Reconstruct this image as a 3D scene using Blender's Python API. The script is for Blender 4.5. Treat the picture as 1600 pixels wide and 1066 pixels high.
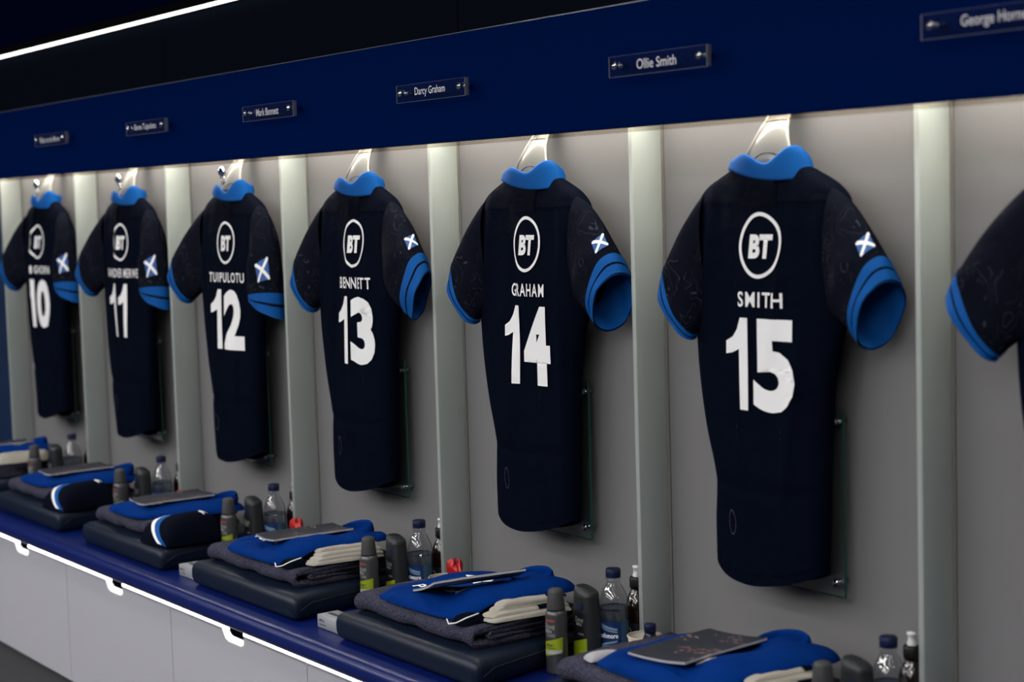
import bpy, bmesh, math, random
import numpy as np
from mathutils import Matrix, Vector

# ------------------------------------------------------------------ reset
for o in list(bpy.data.objects):
    bpy.data.objects.remove(o, do_unlink=True)
scene = bpy.context.scene
COL = scene.collection
PI = math.pi
W = 0.74                       # bay pitch along the wall (m)
ZB = 0.453                     # bench top height

# ------------------------------------------------------------------ camera
F = Vector((-0.80821936, 0.58316602, -0.08184651))
R = Vector((0.58682755, 0.80918162, -0.02930068))
U = Vector((-0.04914153, 0.07171116, 0.99621414))
CAM = Vector((1.9009, -2.2914, 1.4148))
cd = bpy.data.cameras.new('camera')
cam = bpy.data.objects.new('camera', cd); COL.objects.link(cam)
M = Matrix.Identity(4)
for i in range(3):
    M[i][0] = R[i]; M[i][1] = U[i]; M[i][2] = -F[i]; M[i][3] = CAM[i]
cam.matrix_world = M
cd.sensor_fit = 'HORIZONTAL'; cd.sensor_width = 36.0
cd.lens = 2650.0 / 1600.0 * 36.0
cd.clip_start = 0.05; cd.clip_end = 60
cd.dof.use_dof = True
cd.dof.focus_distance = 3.75
cd.dof.aperture_fstop = 3.0
scene.camera = cam

# ------------------------------------------------------------------ world / exposure
wd = bpy.data.worlds.new('world'); scene.world = wd
wd.use_nodes = True
wd.node_tree.nodes['Background'].inputs['Color'].default_value = (0.75, 0.82, 1.0, 1)
wd.node_tree.nodes['Background'].inputs['Strength'].default_value = 0.035
scene.view_settings.view_transform = 'Standard'
scene.view_settings.look = 'None'
scene.view_settings.gamma = 1.0
scene.view_settings.use_curve_mapping = False
scene.view_settings.exposure = 0.0

# strengths of the lamps (their meshes are built further down)
E_NEAR = 9.0        # ceiling light line nearest the wall
E_FILL = 43.0        # unseen ceiling lines added as low fill for drawers and wall
E_PELMET = 44.0      # led line hidden behind the fascia
E_BENCH = 9.0       # led line under the bench nose
E_COVE = 3.0        # led line above the fascia

# ------------------------------------------------------------------ helpers
def lin(r, g, b):
    def f(c):
        c /= 255.0
        return c / 12.92 if c <= 0.04045 else ((c + 0.055) / 1.055) ** 2.4
    return (f(r), f(g), f(b), 1.0)

def link(o, parent=None):
    COL.objects.link(o)
    if parent is not None:
        o.parent = parent
    return o

def mesh(name, verts, faces, smooth=True):
    me = bpy.data.meshes.new(name)
    me.from_pydata([tuple(map(float, v)) for v in verts], [], [tuple(int(i) for i in f) for f in faces])
    me.update()
    if smooth:
        me.polygons.foreach_set('use_smooth', [True] * len(me.polygons))
    return me

def obj(name, me, mat, parent=None, loc=(0, 0, 0)):
    if isinstance(me, tuple):
        me = mesh(name, me[0], me[1], me[2] if len(me) > 2 else True)
    if mat is not None and not me.materials:
        me.materials.append(mat)
    o = bpy.data.objects.new(name, me)
    o.location = loc
    return link(o, parent)

def tag(o, label, cat, group=None):
    o['label'] = label; o['category'] = cat
    if group: o['group'] = group
    return o

def thing(name, loc, label=None, cat=None, group=None):
    o = bpy.data.objects.new(name, None)
    o.empty_display_size = 0.05
    o.location = loc
    link(o)
    if label: tag(o, label, cat, group)
    return o

def copy_tree(o, parent=None):
    c = o.copy(); COL.objects.link(c)
    if parent is not None:
        c.parent = parent
    for ch in list(o.children):
        copy_tree(ch, c)
    return c

def place(root, loc, label, cat, group=None, rotz=0.0):
    root.location = loc; root.rotation_euler = (0, 0, rotz)
    return tag(root, label, cat, group)

def structure(o):
    o['kind'] = 'structure'; return o

def bx(x0, x1, y0, y1, z0, z1):
    v = [(x0, y0, z0), (x1, y0, z0), (x1, y1, z0), (x0, y1, z0), (x0, y0, z1), (x1, y0, z1), (x1, y1, z1), (x0, y1, z1)]
    f = [(0, 3, 2, 1), (4, 5, 6, 7), (0, 1, 5, 4), (1, 2, 6, 5), (2, 3, 7, 6), (3, 0, 4, 7)]
    return v, f, False

def join(*parts):
    V = []; Fc = []; sm = True
    for p in parts:
        n = len(V); V += list(p[0]); Fc += [tuple(i + n for i in f) for f in p[1]]
        if len(p) > 2: sm = p[2]
    return V, Fc, sm

def bevel_box(x0, x1, y0, y1, z0, z1, r, seg=3):
    bm = bmesh.new()
    v, f, _ = bx(x0, x1, y0, y1, z0, z1)
    vs = [bm.verts.new(p) for p in v]
    for q in f: bm.faces.new([vs[i] for i in q])
    bmesh.ops.bevel(bm, geom=bm.edges[:], offset=r, segments=seg, profile=0.5, affect='EDGES')
    bm.verts.index_update()
    out = ([tuple(v.co) for v in bm.verts], [tuple(v.index for v in q.verts) for q in bm.faces], True)
    bm.free()
    return out

def loft(rings, closed=True, cap0=False, cap1=False):
    n = len(rings[0]); V = []; Fc = []
    for r in rings: V += [tuple(p) for p in r]
    m = n if closed else n - 1
    for i in range(len(rings) - 1):
        for j in range(m):
            a = i * n + j; b = i * n + (j + 1) % n
            Fc.append((a, b, b + n, a + n))
    if cap0: Fc.append(tuple(range(n - 1, -1, -1)))
    if cap1: Fc.append(tuple(range((len(rings) - 1) * n, len(rings) * n)))
    return V, Fc, True

def lathe(prof, n=32, cap0=True, cap1=True, c=(0, 0)):
    rings = []
    for r, z in prof:
        rings.append([(c[0] + r * math.cos(2 * PI * k / n), c[1] + r * math.sin(2 * PI * k / n), z) for k in range(n)])
    return loft(rings, True, cap0, cap1)

def tube(path, r, n=8):
    P = [Vector(p) for p in path]; rings = []
    for i, p in enumerate(P):
        t = (P[min(i + 1, len(P) - 1)] - P[max(i - 1, 0)]).normalized()
        up = Vector((0, 0, 1)) if abs(t.z) < 0.9 else Vector((1, 0, 0))
        a = t.cross(up).normalized(); b = a.cross(t)
        rings.append([tuple(p + r * (math.cos(2 * PI * k / n) * a + math.sin(2 * PI * k / n) * b)) for k in range(n)])
    return loft(rings, True, True, True)

def rod(p0, p1, r, n=16):
    return tube([p0, p1], r, n)

def smooth_interp(x, xs, ys):
    """monotone piecewise cubic-ish interpolation with smoothstep easing blended with linear"""
    x = np.asarray(x, float); xs = np.asarray(xs, float); ys = np.asarray(ys, float)
    m = np.gradient(ys, xs)
    i = np.clip(np.searchsorted(xs, x) - 1, 0, len(xs) - 2)
    h = xs[i + 1] - xs[i]; t = np.clip((x - xs[i]) / h, 0, 1)
    h00 = 2 * t**3 - 3 * t**2 + 1; h10 = t**3 - 2 * t**2 + t; h01 = -2 * t**3 + 3 * t**2; h11 = t**3 - t**2
    return h00 * ys[i] + h10 * h * m[i] + h01 * ys[i + 1] + h11 * h * m[i + 1]

WORD = {9: 'nine', 10: 'ten', 11: 'eleven', 12: 'twelve', 13: 'thirteen', 14: 'fourteen', 15: 'fifteen', 16: 'sixteen'}

# ------------------------------------------------------------------ text to flat mesh
_tc = {}
def text2d(s, bold=0.0, maxe=0.09, shear=0.0, spacing=1.0):
    key = (s, bold, maxe, shear, spacing)
    if key in _tc: return _tc[key]
    cu = bpy.data.curves.new('t', 'FONT')
    cu.body = s; cu.size = 1.0; cu.resolution_u = 4; cu.offset = bold; cu.shear = shear
    cu.space_character = spacing
    cu.fill_mode = 'FRONT'; cu.dimensions = '2D'
    ob = bpy.data.objects.new('t', cu); COL.objects.link(ob)
    bpy.context.view_layer.update()
    dg = bpy.context.evaluated_depsgraph_get()
    me = bpy.data.meshes.new_from_object(ob.evaluated_get(dg))
    bpy.data.objects.remove(ob, do_unlink=True); bpy.data.curves.remove(cu)
    bm = bmesh.new(); bm.from_mesh(me); bpy.data.meshes.remove(me)
    bmesh.ops.remove_doubles(bm, verts=bm.verts[:], dist=1e-4)
    bmesh.ops.triangulate(bm, faces=bm.faces[:])
    if maxe > 0:
        for _ in range(5):
            L = [e for e in bm.edges if e.calc_length() > maxe]
            if not L: break
            bmesh.ops.subdivide_edges(bm, edges=L, cuts=1, use_grid_fill=False)
            bmesh.ops.triangulate(bm, faces=bm.faces[:])
    bm.verts.index_update()
    v = np.array([(q.co.x, q.co.y) for q in bm.verts]); f = [tuple(q.index for q in t.verts) for t in bm.faces]
    bm.free()
    lo = v.min(0); hi = v.max(0)
    v = (v - (lo + hi) / 2) / np.maximum(hi - lo, 1e-6)      # unit box centred on 0
    _tc[key] = (v, f, (hi - lo)[0] / max((hi - lo)[1], 1e-6))
    return _tc[key]

def text_on(s, w, h, fn, bold=0.0, maxe=0.09, shear=0.0, at=(0, 0), spacing=1.0):
    v, f, asp = text2d(s, bold, maxe, shear, spacing)
    if w is None: w = h * asp
    return [fn(at[0] + a * w, at[1] + b * h) for a, b in v], f, True

def poly_on(poly, fn, maxe=0.006, holes=None):
    """flat polygon (and optional hole) triangulated, refined and mapped by fn"""
    bm = bmesh.new()
    loops = [poly] + ([holes] if holes else [])
    es = []
    for lp in loops:
        vs = [bm.verts.new((a, b, 0)) for a, b in lp]
        for i in range(len(vs)): es.append(bm.edges.new((vs[i], vs[(i + 1) % len(vs)])))
    bmesh.ops.triangle_fill(bm, edges=es, use_beauty=True, use_dissolve=False)
    bmesh.ops.triangulate(bm, faces=bm.faces[:])
    for _ in range(6):
        L = [e for e in bm.edges if e.calc_length() > maxe]
        if not L: break
        bmesh.ops.subdivide_edges(bm, edges=L, cuts=1)
        bmesh.ops.triangulate(bm, faces=bm.faces[:])
    bm.verts.index_update()
    out = ([fn(v.co.x, v.co.y) for v in bm.verts], [tuple(v.index for v in q.verts) for q in bm.faces], True)
    bm.free()
    return out

# ------------------------------------------------------------------ materials
def mat(name, col, rough=0.5, metal=0.0, spec=0.5, bump=None, var=None, sheen=0.0, coat=0.0, emit=None, alpha=None):
    m = bpy.data.materials.new(name); m.use_nodes = True
    nt = m.node_tree; b = nt.nodes['Principled BSDF']
    b.inputs['Base Color'].default_value = col
    b.inputs['Roughness'].default_value = rough
    b.inputs['Metallic'].default_value = metal
    b.inputs['Specular IOR Level'].default_value = spec
    if sheen:
        b.inputs['Sheen Weight'].default_value = sheen; b.inputs['Sheen Roughness'].default_value = 0.5
    if coat:
        b.inputs['Coat Weight'].default_value = coat; b.inputs['Coat Roughness'].default_value = 0.15
    if emit:
        b.inputs['Emission Color'].default_value = emit[0]; b.inputs['Emission Strength'].default_value = emit[1]
    tc = nt.nodes.new('ShaderNodeTexCoord')
    if var:      # (scale, amount, second colour)
        n = nt.nodes.new('ShaderNodeTexNoise'); n.inputs['Scale'].default_value = var[0]; n.inputs['Detail'].default_value = 4
        nt.links.new(tc.outputs['Object'], n.inputs['Vector'])
        mx = nt.nodes.new('ShaderNodeMix'); mx.data_type = 'RGBA'
        mx.inputs['A'].default_value = col; mx.inputs['B'].default_value = var[2]
        rp = nt.nodes.new('ShaderNodeMapRange'); rp.inputs['From Min'].default_value = 0.3; rp.inputs['From Max'].default_value = 0.7
        rp.inputs['To Max'].default_value = var[1]
        nt.links.new(n.outputs['Fac'], rp.inputs['Value']); nt.links.new(rp.outputs['Result'], mx.inputs['Factor'])
        nt.links.new(mx.outputs['Result'], b.inputs['Base Color'])
    if bump:     # (scale, strength, distance)
        n = nt.nodes.new('ShaderNodeTexNoise'); n.inputs['Scale'].default_value = bump[0]; n.inputs['Detail'].default_value = 3
        nt.links.new(tc.outputs['Object'], n.inputs['Vector'])
        bp = nt.nodes.new('ShaderNodeBump'); bp.inputs['Strength'].default_value = bump[1]; bp.inputs['Distance'].default_value = bump[2]
        nt.links.new(n.outputs['Fac'], bp.inputs['Height']); nt.links.new(bp.outputs['Normal'], b.inputs['Normal'])
    return m

def mat_emit(name, col, strength):
    m = bpy.data.materials.new(name); m.use_nodes = True
    nt = m.node_tree; nt.nodes.clear()
    e = nt.nodes.new('ShaderNodeEmission'); e.inputs['Color'].default_value = col; e.inputs['Strength'].default_value = strength
    o = nt.nodes.new('ShaderNodeOutputMaterial'); nt.links.new(e.outputs[0], o.inputs[0])
    return m

def mat_clear(name, tint, rough=0.03, solid=0.0, solid_col=(1, 1, 1, 1), ior=1.45):
    """thin clear plastic or glass: fresnel reflection over a tinted see-through body"""
    m = bpy.data.materials.new(name); m.use_nodes = True
    nt = m.node_tree; nt.nodes.clear()
    tr = nt.nodes.new('ShaderNodeBsdfTransparent'); tr.inputs['Color'].default_value = tint
    gl = nt.nodes.new('ShaderNodeBsdfGlossy'); gl.inputs['Roughness'].default_value = rough
    lw = nt.nodes.new('ShaderNodeLayerWeight'); lw.inputs['Blend'].default_value = 0.5
    pw = nt.nodes.new('ShaderNodeMath'); pw.operation = 'POWER'; pw.inputs[1].default_value = 4.0
    fr = nt.nodes.new('ShaderNodeMath'); fr.operation = 'MULTIPLY_ADD'; fr.inputs[1].default_value = 0.7; fr.inputs[2].default_value = ((ior - 1) / (ior + 1)) ** 2
    nt.links.new(lw.outputs['Facing'], pw.inputs[0]); nt.links.new(pw.outputs[0], fr.inputs[0])
    mx = nt.nodes.new('ShaderNodeMixShader'); o = nt.nodes.new('ShaderNodeOutputMaterial')
    body = tr.outputs[0]
    if solid > 0:
        df = nt.nodes.new('ShaderNodeBsdfDiffuse'); df.inputs['Color'].default_value = solid_col
        m2 = nt.nodes.new('ShaderNodeMixShader'); m2.inputs[0].default_value = solid
        nt.links.new(tr.outputs[0], m2.inputs[1]); nt.links.new(df.outputs[0], m2.inputs[2]); body = m2.outputs[0]
    nt.links.new(fr.outputs[0], mx.inputs[0]); nt.links.new(body, mx.inputs[1]); nt.links.new(gl.outputs[0], mx.inputs[2])
    nt.links.new(mx.outputs[0], o.inputs[0])
    return m

def mat_frost(name, col, trans=0.45, rough=0.35):
    m = bpy.data.materials.new(name); m.use_nodes = True
    nt = m.node_tree; nt.nodes.clear()
    d = nt.nodes.new('ShaderNodeBsdfDiffuse'); d.inputs['Color'].default_value = col
    t = nt.nodes.new('ShaderNodeBsdfTranslucent'); t.inputs['Color'].default_value = col
    g = nt.nodes.new('ShaderNodeBsdfGlossy'); g.inputs['Roughness'].default_value = rough; g.inputs['Color'].default_value = (1, 1, 1, 1)
    a = nt.nodes.new('ShaderNodeMixShader'); a.inputs[0].default_value = trans
    b = nt.nodes.new('ShaderNodeMixShader'); b.inputs[0].default_value = 0.06
    o = nt.nodes.new('ShaderNodeOutputMaterial')
    nt.links.new(d.outputs[0], a.inputs[1]); nt.links.new(t.outputs[0], a.inputs[2])
    nt.links.new(a.outputs[0], b.inputs[1]); nt.links.new(g.outputs[0], b.inputs[2]); nt.links.new(b.outputs[0], o.inputs[0])
    return m

NAVY = (0.0010, 0.0026, 0.0086, 1)
MT = {}
MT['wall'] = mat('wall_fabric', (0.158, 0.156, 0.161, 1), 0.85, var=(900, 0.25, (0.132, 0.130, 0.135, 1)), bump=(1400, 0.15, 0.001))
MT['wall_navy'] = mat('wall_navy', (0.006, 0.02, 0.06, 1), 0.4)
MT['joint'] = mat('joint_strip', (0.155, 0.147, 0.137, 1), 0.5)
MT['fascia'] = mat('fascia_blue', (0.0003, 0.0068, 0.053, 1), 0.5, spec=0.0, bump=(900, 0.04, 0.0005))
MT['upper'] = mat('upper_panel', (0.0030, 0.0043, 0.0078, 1), 0.4, spec=0.0)
MT['black'] = mat('black_trim', (0.003, 0.003, 0.004, 1), 0.6, spec=0.0)
MT['ceiling'] = mat('ceiling_navy', (0.0003, 0.0016, 0.012, 1), 0.5, spec=0.0)
MT['ceiling_w'] = mat('ceiling_plain', (0.10, 0.11, 0.14, 1), 0.8)
MT['floor'] = mat('floor_carpet', (0.03, 0.03, 0.034, 1), 0.95, bump=(600, 0.5, 0.004), var=(300, 0.5, (0.018, 0.018, 0.022, 1)))
MT['bench'] = mat('bench_blue', (0.0022, 0.009, 0.090, 1), 0.28, spec=0.26)
MT['drawer'] = mat('drawer_laminate', (0.385, 0.385, 0.43, 1), 0.55, bump=(700, 0.04, 0.0005))
MT['pull'] = mat_emit('pull_painted_glow', (1.0, 0.99, 0.96, 1), 1.6)  # self glow standing in for bench line light on the lip
MT['frost'] = mat_frost('frosted_glass', (0.52, 0.565, 0.545, 1))
MT['frost_edge'] = mat_frost('glass_edge', (0.80, 0.84, 0.78, 1), 0.5)
MT['lip'] = mat_clear('clear_lip', (0.80, 0.77, 0.72, 1), 0.2)
MT['hook'] = mat_frost('hook_acrylic', (0.27, 0.27, 0.265, 1), 0.35, 0.2)
MT['hook_rim'] = mat_frost('hook_rim', (0.50, 0.49, 0.46, 1), 0.35, 0.2)
MT['chrome'] = mat('chrome', (0.75, 0.76, 0.78, 1), 0.12, metal=1.0)
MT['steel'] = mat('brushed_steel', (0.6, 0.6, 0.62, 1), 0.3, metal=1.0)
MT['glass'] = mat_clear('panel_glass', (0.93, 0.955, 0.945, 1), 0.03)
MT['glass_edge'] = mat('green_glass_edge', (0.01, 0.07, 0.055, 1), 0.15)
MT['acrylic'] = mat_clear('clear_acrylic', (0.975, 0.975, 0.98, 1), 0.04)
MT['acr_edge'] = mat_frost('acrylic_edge', (0.22, 0.23, 0.28, 1), 0.5, 0.1)
MT['plate_text'] = mat('plate_text', (0.62, 0.62, 0.66, 1), 0.6)
MT['etch'] = mat('etched_text', (0.42, 0.42, 0.42, 1), 0.7)
MT['print'] = mat('white_print', (0.86, 0.86, 0.88, 1), 0.6)
MT['blue'] = mat('jersey_blue', (0.0018, 0.074, 0.295, 1), 0.7, spec=0.12)
MT['flag_blue'] = mat('flag_blue', (0.01, 0.09, 0.32, 1), 0.6)
MT['led_fill'] = mat_emit('led_fill', (1.0, 0.98, 0.95, 1), E_FILL)
MT['led_near'] = mat_emit('led_near', (1.0, 0.98, 0.95, 1), E_NEAR)
MT['led_pelmet'] = mat_emit('led_pelmet', (1.0, 0.93, 0.80, 1), E_PELMET)
MT['led_bench'] = mat_emit('led_bench', (1.0, 0.985, 0.95, 1), E_BENCH)
MT['led_cove'] = mat_emit('led_cove', (1.0, 0.98, 0.93, 1), E_COVE)

def fabric(name, col, pattern=None, crease=0.30):
    m = mat(name, col, 0.8, spec=0.03)
    nt = m.node_tree; b = nt.nodes['Principled BSDF']; tc = [n for n in nt.nodes if n.type == 'TEX_COORD'][0]
    wv = nt.nodes.new('ShaderNodeTexWave'); wv.bands_direction = 'Z'; wv.inputs['Scale'].default_value = 260
    wv.inputs['Distortion'].default_value = 0.3
    nt.links.new(tc.outputs['Object'], wv.inputs['Vector'])
    bp = nt.nodes.new('ShaderNodeBump'); bp.inputs['Strength'].default_value = 0.18; bp.inputs['Distance'].default_value = 0.0008
    cr = nt.nodes.new('ShaderNodeTexNoise'); cr.inputs['Scale'].default_value = 15; cr.inputs['Detail'].default_value = 2; cr.inputs['Distortion'].default_value = 0.6
    nt.links.new(tc.outputs['Object'], cr.inputs['Vector'])
    b2 = nt.nodes.new('ShaderNodeBump'); b2.inputs['Strength'].default_value = crease; b2.inputs['Distance'].default_value = 0.02
    nt.links.new(cr.outputs['Fac'], b2.inputs['Height']); nt.links.new(b2.outputs['Normal'], bp.inputs['Normal'])
    nt.links.new(wv.outputs['Fac'], bp.inputs['Height']); nt.links.new(bp.outputs['Normal'], b.inputs['Normal'])
    if pattern:
        # fine feathered tonal line print: thin contour lines of a warped noise
        ns = nt.nodes.new('ShaderNodeTexNoise'); ns.inputs['Scale'].default_value = pattern[0]; ns.inputs['Detail'].default_value = 1.5
        ns.inputs['Distortion'].default_value = 1.6
        nt.links.new(tc.outputs['Object'], ns.inputs['Vector'])
        mu = nt.nodes.new('ShaderNodeMath'); mu.operation = 'MULTIPLY'; mu.inputs[1].default_value = 9.0
        fr = nt.nodes.new('ShaderNodeMath'); fr.operation = 'FRACT'
        lt = nt.nodes.new('ShaderNodeMath'); lt.operation = 'LESS_THAN'; lt.inputs[1].default_value = 0.085
        n2 = nt.nodes.new('ShaderNodeTexNoise'); n2.inputs['Scale'].default_value = 22
        nt.links.new(tc.outputs['Object'], n2.inputs['Vector'])
        gt = nt.nodes.new('ShaderNodeMath'); gt.operation = 'GREATER_THAN'; gt.inputs[1].default_value = 0.50
        nt.links.new(n2.outputs['Fac'], gt.inputs[0])
        ml = nt.nodes.new('ShaderNodeMath'); ml.operation = 'MULTIPLY'
        nt.links.new(ns.outputs['Fac'], mu.inputs[0]); nt.links.new(mu.outputs[0], fr.inputs[0]); nt.links.new(fr.outputs[0], lt.inputs[0])
        nt.links.new(lt.outputs[0], ml.inputs[0]); nt.links.new(gt.outputs[0], ml.inputs[1])
        mx = nt.nodes.new('ShaderNodeMix'); mx.data_type = 'RGBA'; mx.inputs['A'].default_value = col; mx.inputs['B'].default_value = pattern[1]
        nt.links.new(ml.outputs[0], mx.inputs['Factor']); nt.links.new(mx.outputs['Result'], b.inputs['Base Color'])
    return m
MT['navy'] = fabric('jersey_navy', NAVY)
MT['navy_sleeve'] = fabric('jersey_sleeve', (0.0040, 0.0050, 0.0108, 1), (12, (0.030, 0.032, 0.046, 1)))
MT['navy_yoke'] = fabric('jersey_yoke', (0.0018, 0.0030, 0.0085, 1))
MT['navy_dark'] = fabric('jersey_line', (0.0010, 0.0018, 0.0060, 1))
MT['navy_seam'] = fabric('jersey_seam', (0.0010, 0.0016, 0.0055, 1))
MT['royal'] = fabric('training_royal', (0.0004, 0.022, 0.150, 1), crease=0.45)
MT['pad'] = mat('pad_vinyl', (0.0036, 0.0082, 0.0215, 1), 0.42, spec=0.22, bump=(260, 0.08, 0.001))
MT['pad_seam'] = mat('pad_seam', (0.004, 0.007, 0.018, 1), 0.6)
MT['towel'] = mat('towel_terry', (0.078, 0.078, 0.120, 1), 0.95, spec=0.05, bump=(260, 0.9, 0.008), var=(260, 0.85, (0.018, 0.018, 0.034, 1)))
MT['sock_white'] = mat('sock_white', (0.34, 0.325, 0.29, 1), 0.9, spec=0.1, bump=(500, 0.4, 0.001))
MT['can_grey'] = mat('can_grey', (0.075, 0.075, 0.082, 1), 0.34, metal=0.5)
MT['can_cap'] = mat('can_cap', (0.040, 0.041, 0.046, 1), 0.55, spec=0.3)
MT['gel'] = mat('gel_grey', (0.020, 0.023, 0.027, 1), 0.42, spec=0.35)
MT['gel_label'] = mat('gel_label', (0.006, 0.006, 0.008, 1), 0.45)
MT['lime'] = mat('lime_label', (0.23, 0.30, 0.004, 1), 0.5)
MT['silver'] = mat('silver_label', (0.33, 0.34, 0.34, 1), 0.45)
MT['redbar'] = mat('red_bar', (0.30, 0.045, 0.05, 1), 0.5)
MT['pet'] = mat_clear('pet_clear', (0.88, 0.90, 0.92, 1), 0.06, ior=1.9)
MT['water'] = mat_clear('water_fill', (0.72, 0.78, 0.84, 1), 0.05, ior=1.2)
MT['cap_blue'] = mat('cap_blue', (0.003, 0.008, 0.045, 1), 0.4, spec=0.3)
MT['label_blue'] = mat('label_blue', (0.004, 0.022, 0.11, 1), 0.35)
MT['label_pale'] = mat('label_pale', (0.16, 0.26, 0.34, 1), 0.5)
MT['label_teal'] = mat('label_teal', (0.03, 0.09, 0.15, 1), 0.5)
MT['drink'] = mat('dark_drink', (0.012, 0.004, 0.003, 1), 0.08, coat=0.6)
MT['blackpl'] = mat('black_plastic', (0.004, 0.004, 0.005, 1), 0.4)
MT['whitepl'] = mat('white_plastic', (0.62, 0.62, 0.62, 1), 0.4)
MT['cup'] = mat('paper_cup', (0.46, 0.42, 0.35, 1), 0.7)
MT['foil_red'] = mat('red_foil', (0.42, 0.012, 0.014, 1), 0.28, metal=0.35, bump=(90, 0.8, 0.004))
MT['wrap_black'] = mat('black_wrapper', (0.010, 0.010, 0.012, 1), 0.35)
MT['yellow'] = mat('yellow_print', (0.55, 0.50, 0.02, 1), 0.5)
MT['orange'] = mat('orange_print', (0.55, 0.17, 0.02, 1), 0.5)
MT['shot'] = mat('shot_navy', (0.005, 0.008, 0.035, 1), 0.25, coat=0.4)
MT['carton'] = mat('carton_white', (0.25, 0.26, 0.29, 1), 0.55)
MT['ink'] = mat('black_ink', (0.02, 0.02, 0.025, 1), 0.6)
MT['page'] = mat('page_white', (0.34, 0.34, 0.38, 1), 0.6)
def mat_cover():
    m = mat('magazine_cover', (0.010, 0.012, 0.020, 1), 0.45, spec=0.3)
    nt = m.node_tree; b = nt.nodes['Principled BSDF']; tc = [n for n in nt.nodes if n.type == 'TEX_COORD'][0]
    mp = nt.nodes.new('ShaderNodeMapping'); mp.inputs['Scale'].default_value = (60, 120, 10)
    v = nt.nodes.new('ShaderNodeTexVoronoi'); v.inputs['Scale'].default_value = 1.0
    nt.links.new(tc.outputs['Object'], mp.inputs['Vector']); nt.links.new(mp.outputs['Vector'], v.inputs['Vector'])
    n = nt.nodes.new('ShaderNodeTexNoise'); n.inputs['Scale'].default_value = 16; nt.links.new(tc.outputs['Object'], n.inputs['Vector'])
    g = nt.nodes.new('ShaderNodeMath'); g.operation = 'GREATER_THAN'; g.inputs[1].default_value = 0.55; nt.links.new(n.outputs['Fac'], g.inputs[0])
    l = nt.nodes.new('ShaderNodeMath'); l.operation = 'LESS_THAN'; l.inputs[1].default_value = 0.32; nt.links.new(v.outputs['Distance'], l.inputs[0])
    q = nt.nodes.new('ShaderNodeMath'); q.operation = 'MULTIPLY'; nt.links.new(g.outputs[0], q.inputs[0]); nt.links.new(l.outputs[0], q.inputs[1])
    mx = nt.nodes.new('ShaderNodeMix'); mx.data_type = 'RGBA'; mx.inputs['A'].default_value = (0.014, 0.017, 0.028, 1)
    n3 = nt.nodes.new('ShaderNodeMix'); n3.data_type = 'RGBA'; n3.inputs['A'].default_value = (0.22, 0.20, 0.22, 1); n3.inputs['B'].default_value = (0.30, 0.10, 0.07, 1)
    nt.links.new(v.outputs['Color'], n3.inputs['Factor'])
    nt.links.new(n3.outputs['Result'], mx.inputs['B']); nt.links.new(q.outputs[0], mx.inputs['Factor'])
    nt.links.new(mx.outputs['Result'], b.inputs['Base Color'])
    return m
MT['cover'] = mat_cover()

# ------------------------------------------------------------------ the room
XL, XR = -8.0, 2.9
structure(obj('floor', bx(XL, XR + 1, -6.2, 0.2, -0.06, 0.0), MT['floor']))
wall = structure(obj('wall_back', bx(XL, XR, 0.022, 0.10, 0, 2.62), MT['wall']))
for k in range(-3, 7):
    x1 = -(k - 1) * W - 0.006; x0 = -k * W + 0.014
    obj('wall_panel', bx(x0, x1, 0.0, 0.022, 0.40, 1.70), MT['wall'], wall)
    obj('joint_strip', bx(-k * W + 0.0065, -k * W + 0.0135, -0.003, 0.022, 0.40, 1.70), MT['joint'], wall)
obj('wall_panel', bx(XL, -6 * W - 0.006, 0.0, 0.022, 0.40, 1.70), MT['wall_navy'], wall)
# dark panels above the fascia, joint at one third of the picture
up = structure(obj('wall_upper', bx(XL, XR, -0.215, 0.02, 1.775, 2.62), MT['black']))
for i in range(-4, 5):
    x0 = -2.59 + i * 1.48
    obj('upper_panel', bx(x0 + 0.0015, x0 + 1.4785, -0.236, -0.215, 1.7735, 1.968), MT['upper'], up)
obj('navy_panel', bx(XL, XR, -0.250, -0.215, 1.992, 2.62), MT['ceiling'], up)
structure(obj('ceiling', bx(XL, XR + 1, -6.2, -0.25, 2.62, 2.68), MT['ceiling_w']))
structure(obj('trim_1', bx(XL, XR, -0.248, -0.2155, 1.9715, 1.991), MT['black']))
fas = structure(obj('trim_2', bx(XL, XR, -0.2467, -0.221, 1.5473, 1.7735), MT['fascia']))
obj('clear_lip', bx(XL, XR, -0.2435, -0.2405, 1.5375, 1.5473), MT['lip'], fas)
obj('top_edge', bx(XL, XR, -0.2475, -0.2445, 1.7735, 1.7750), MT['acr_edge'], fas)
obj('soffit', bx(XL, XR, -0.221, -0.005, 1.70, 1.715), MT['joint'], fas)

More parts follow.
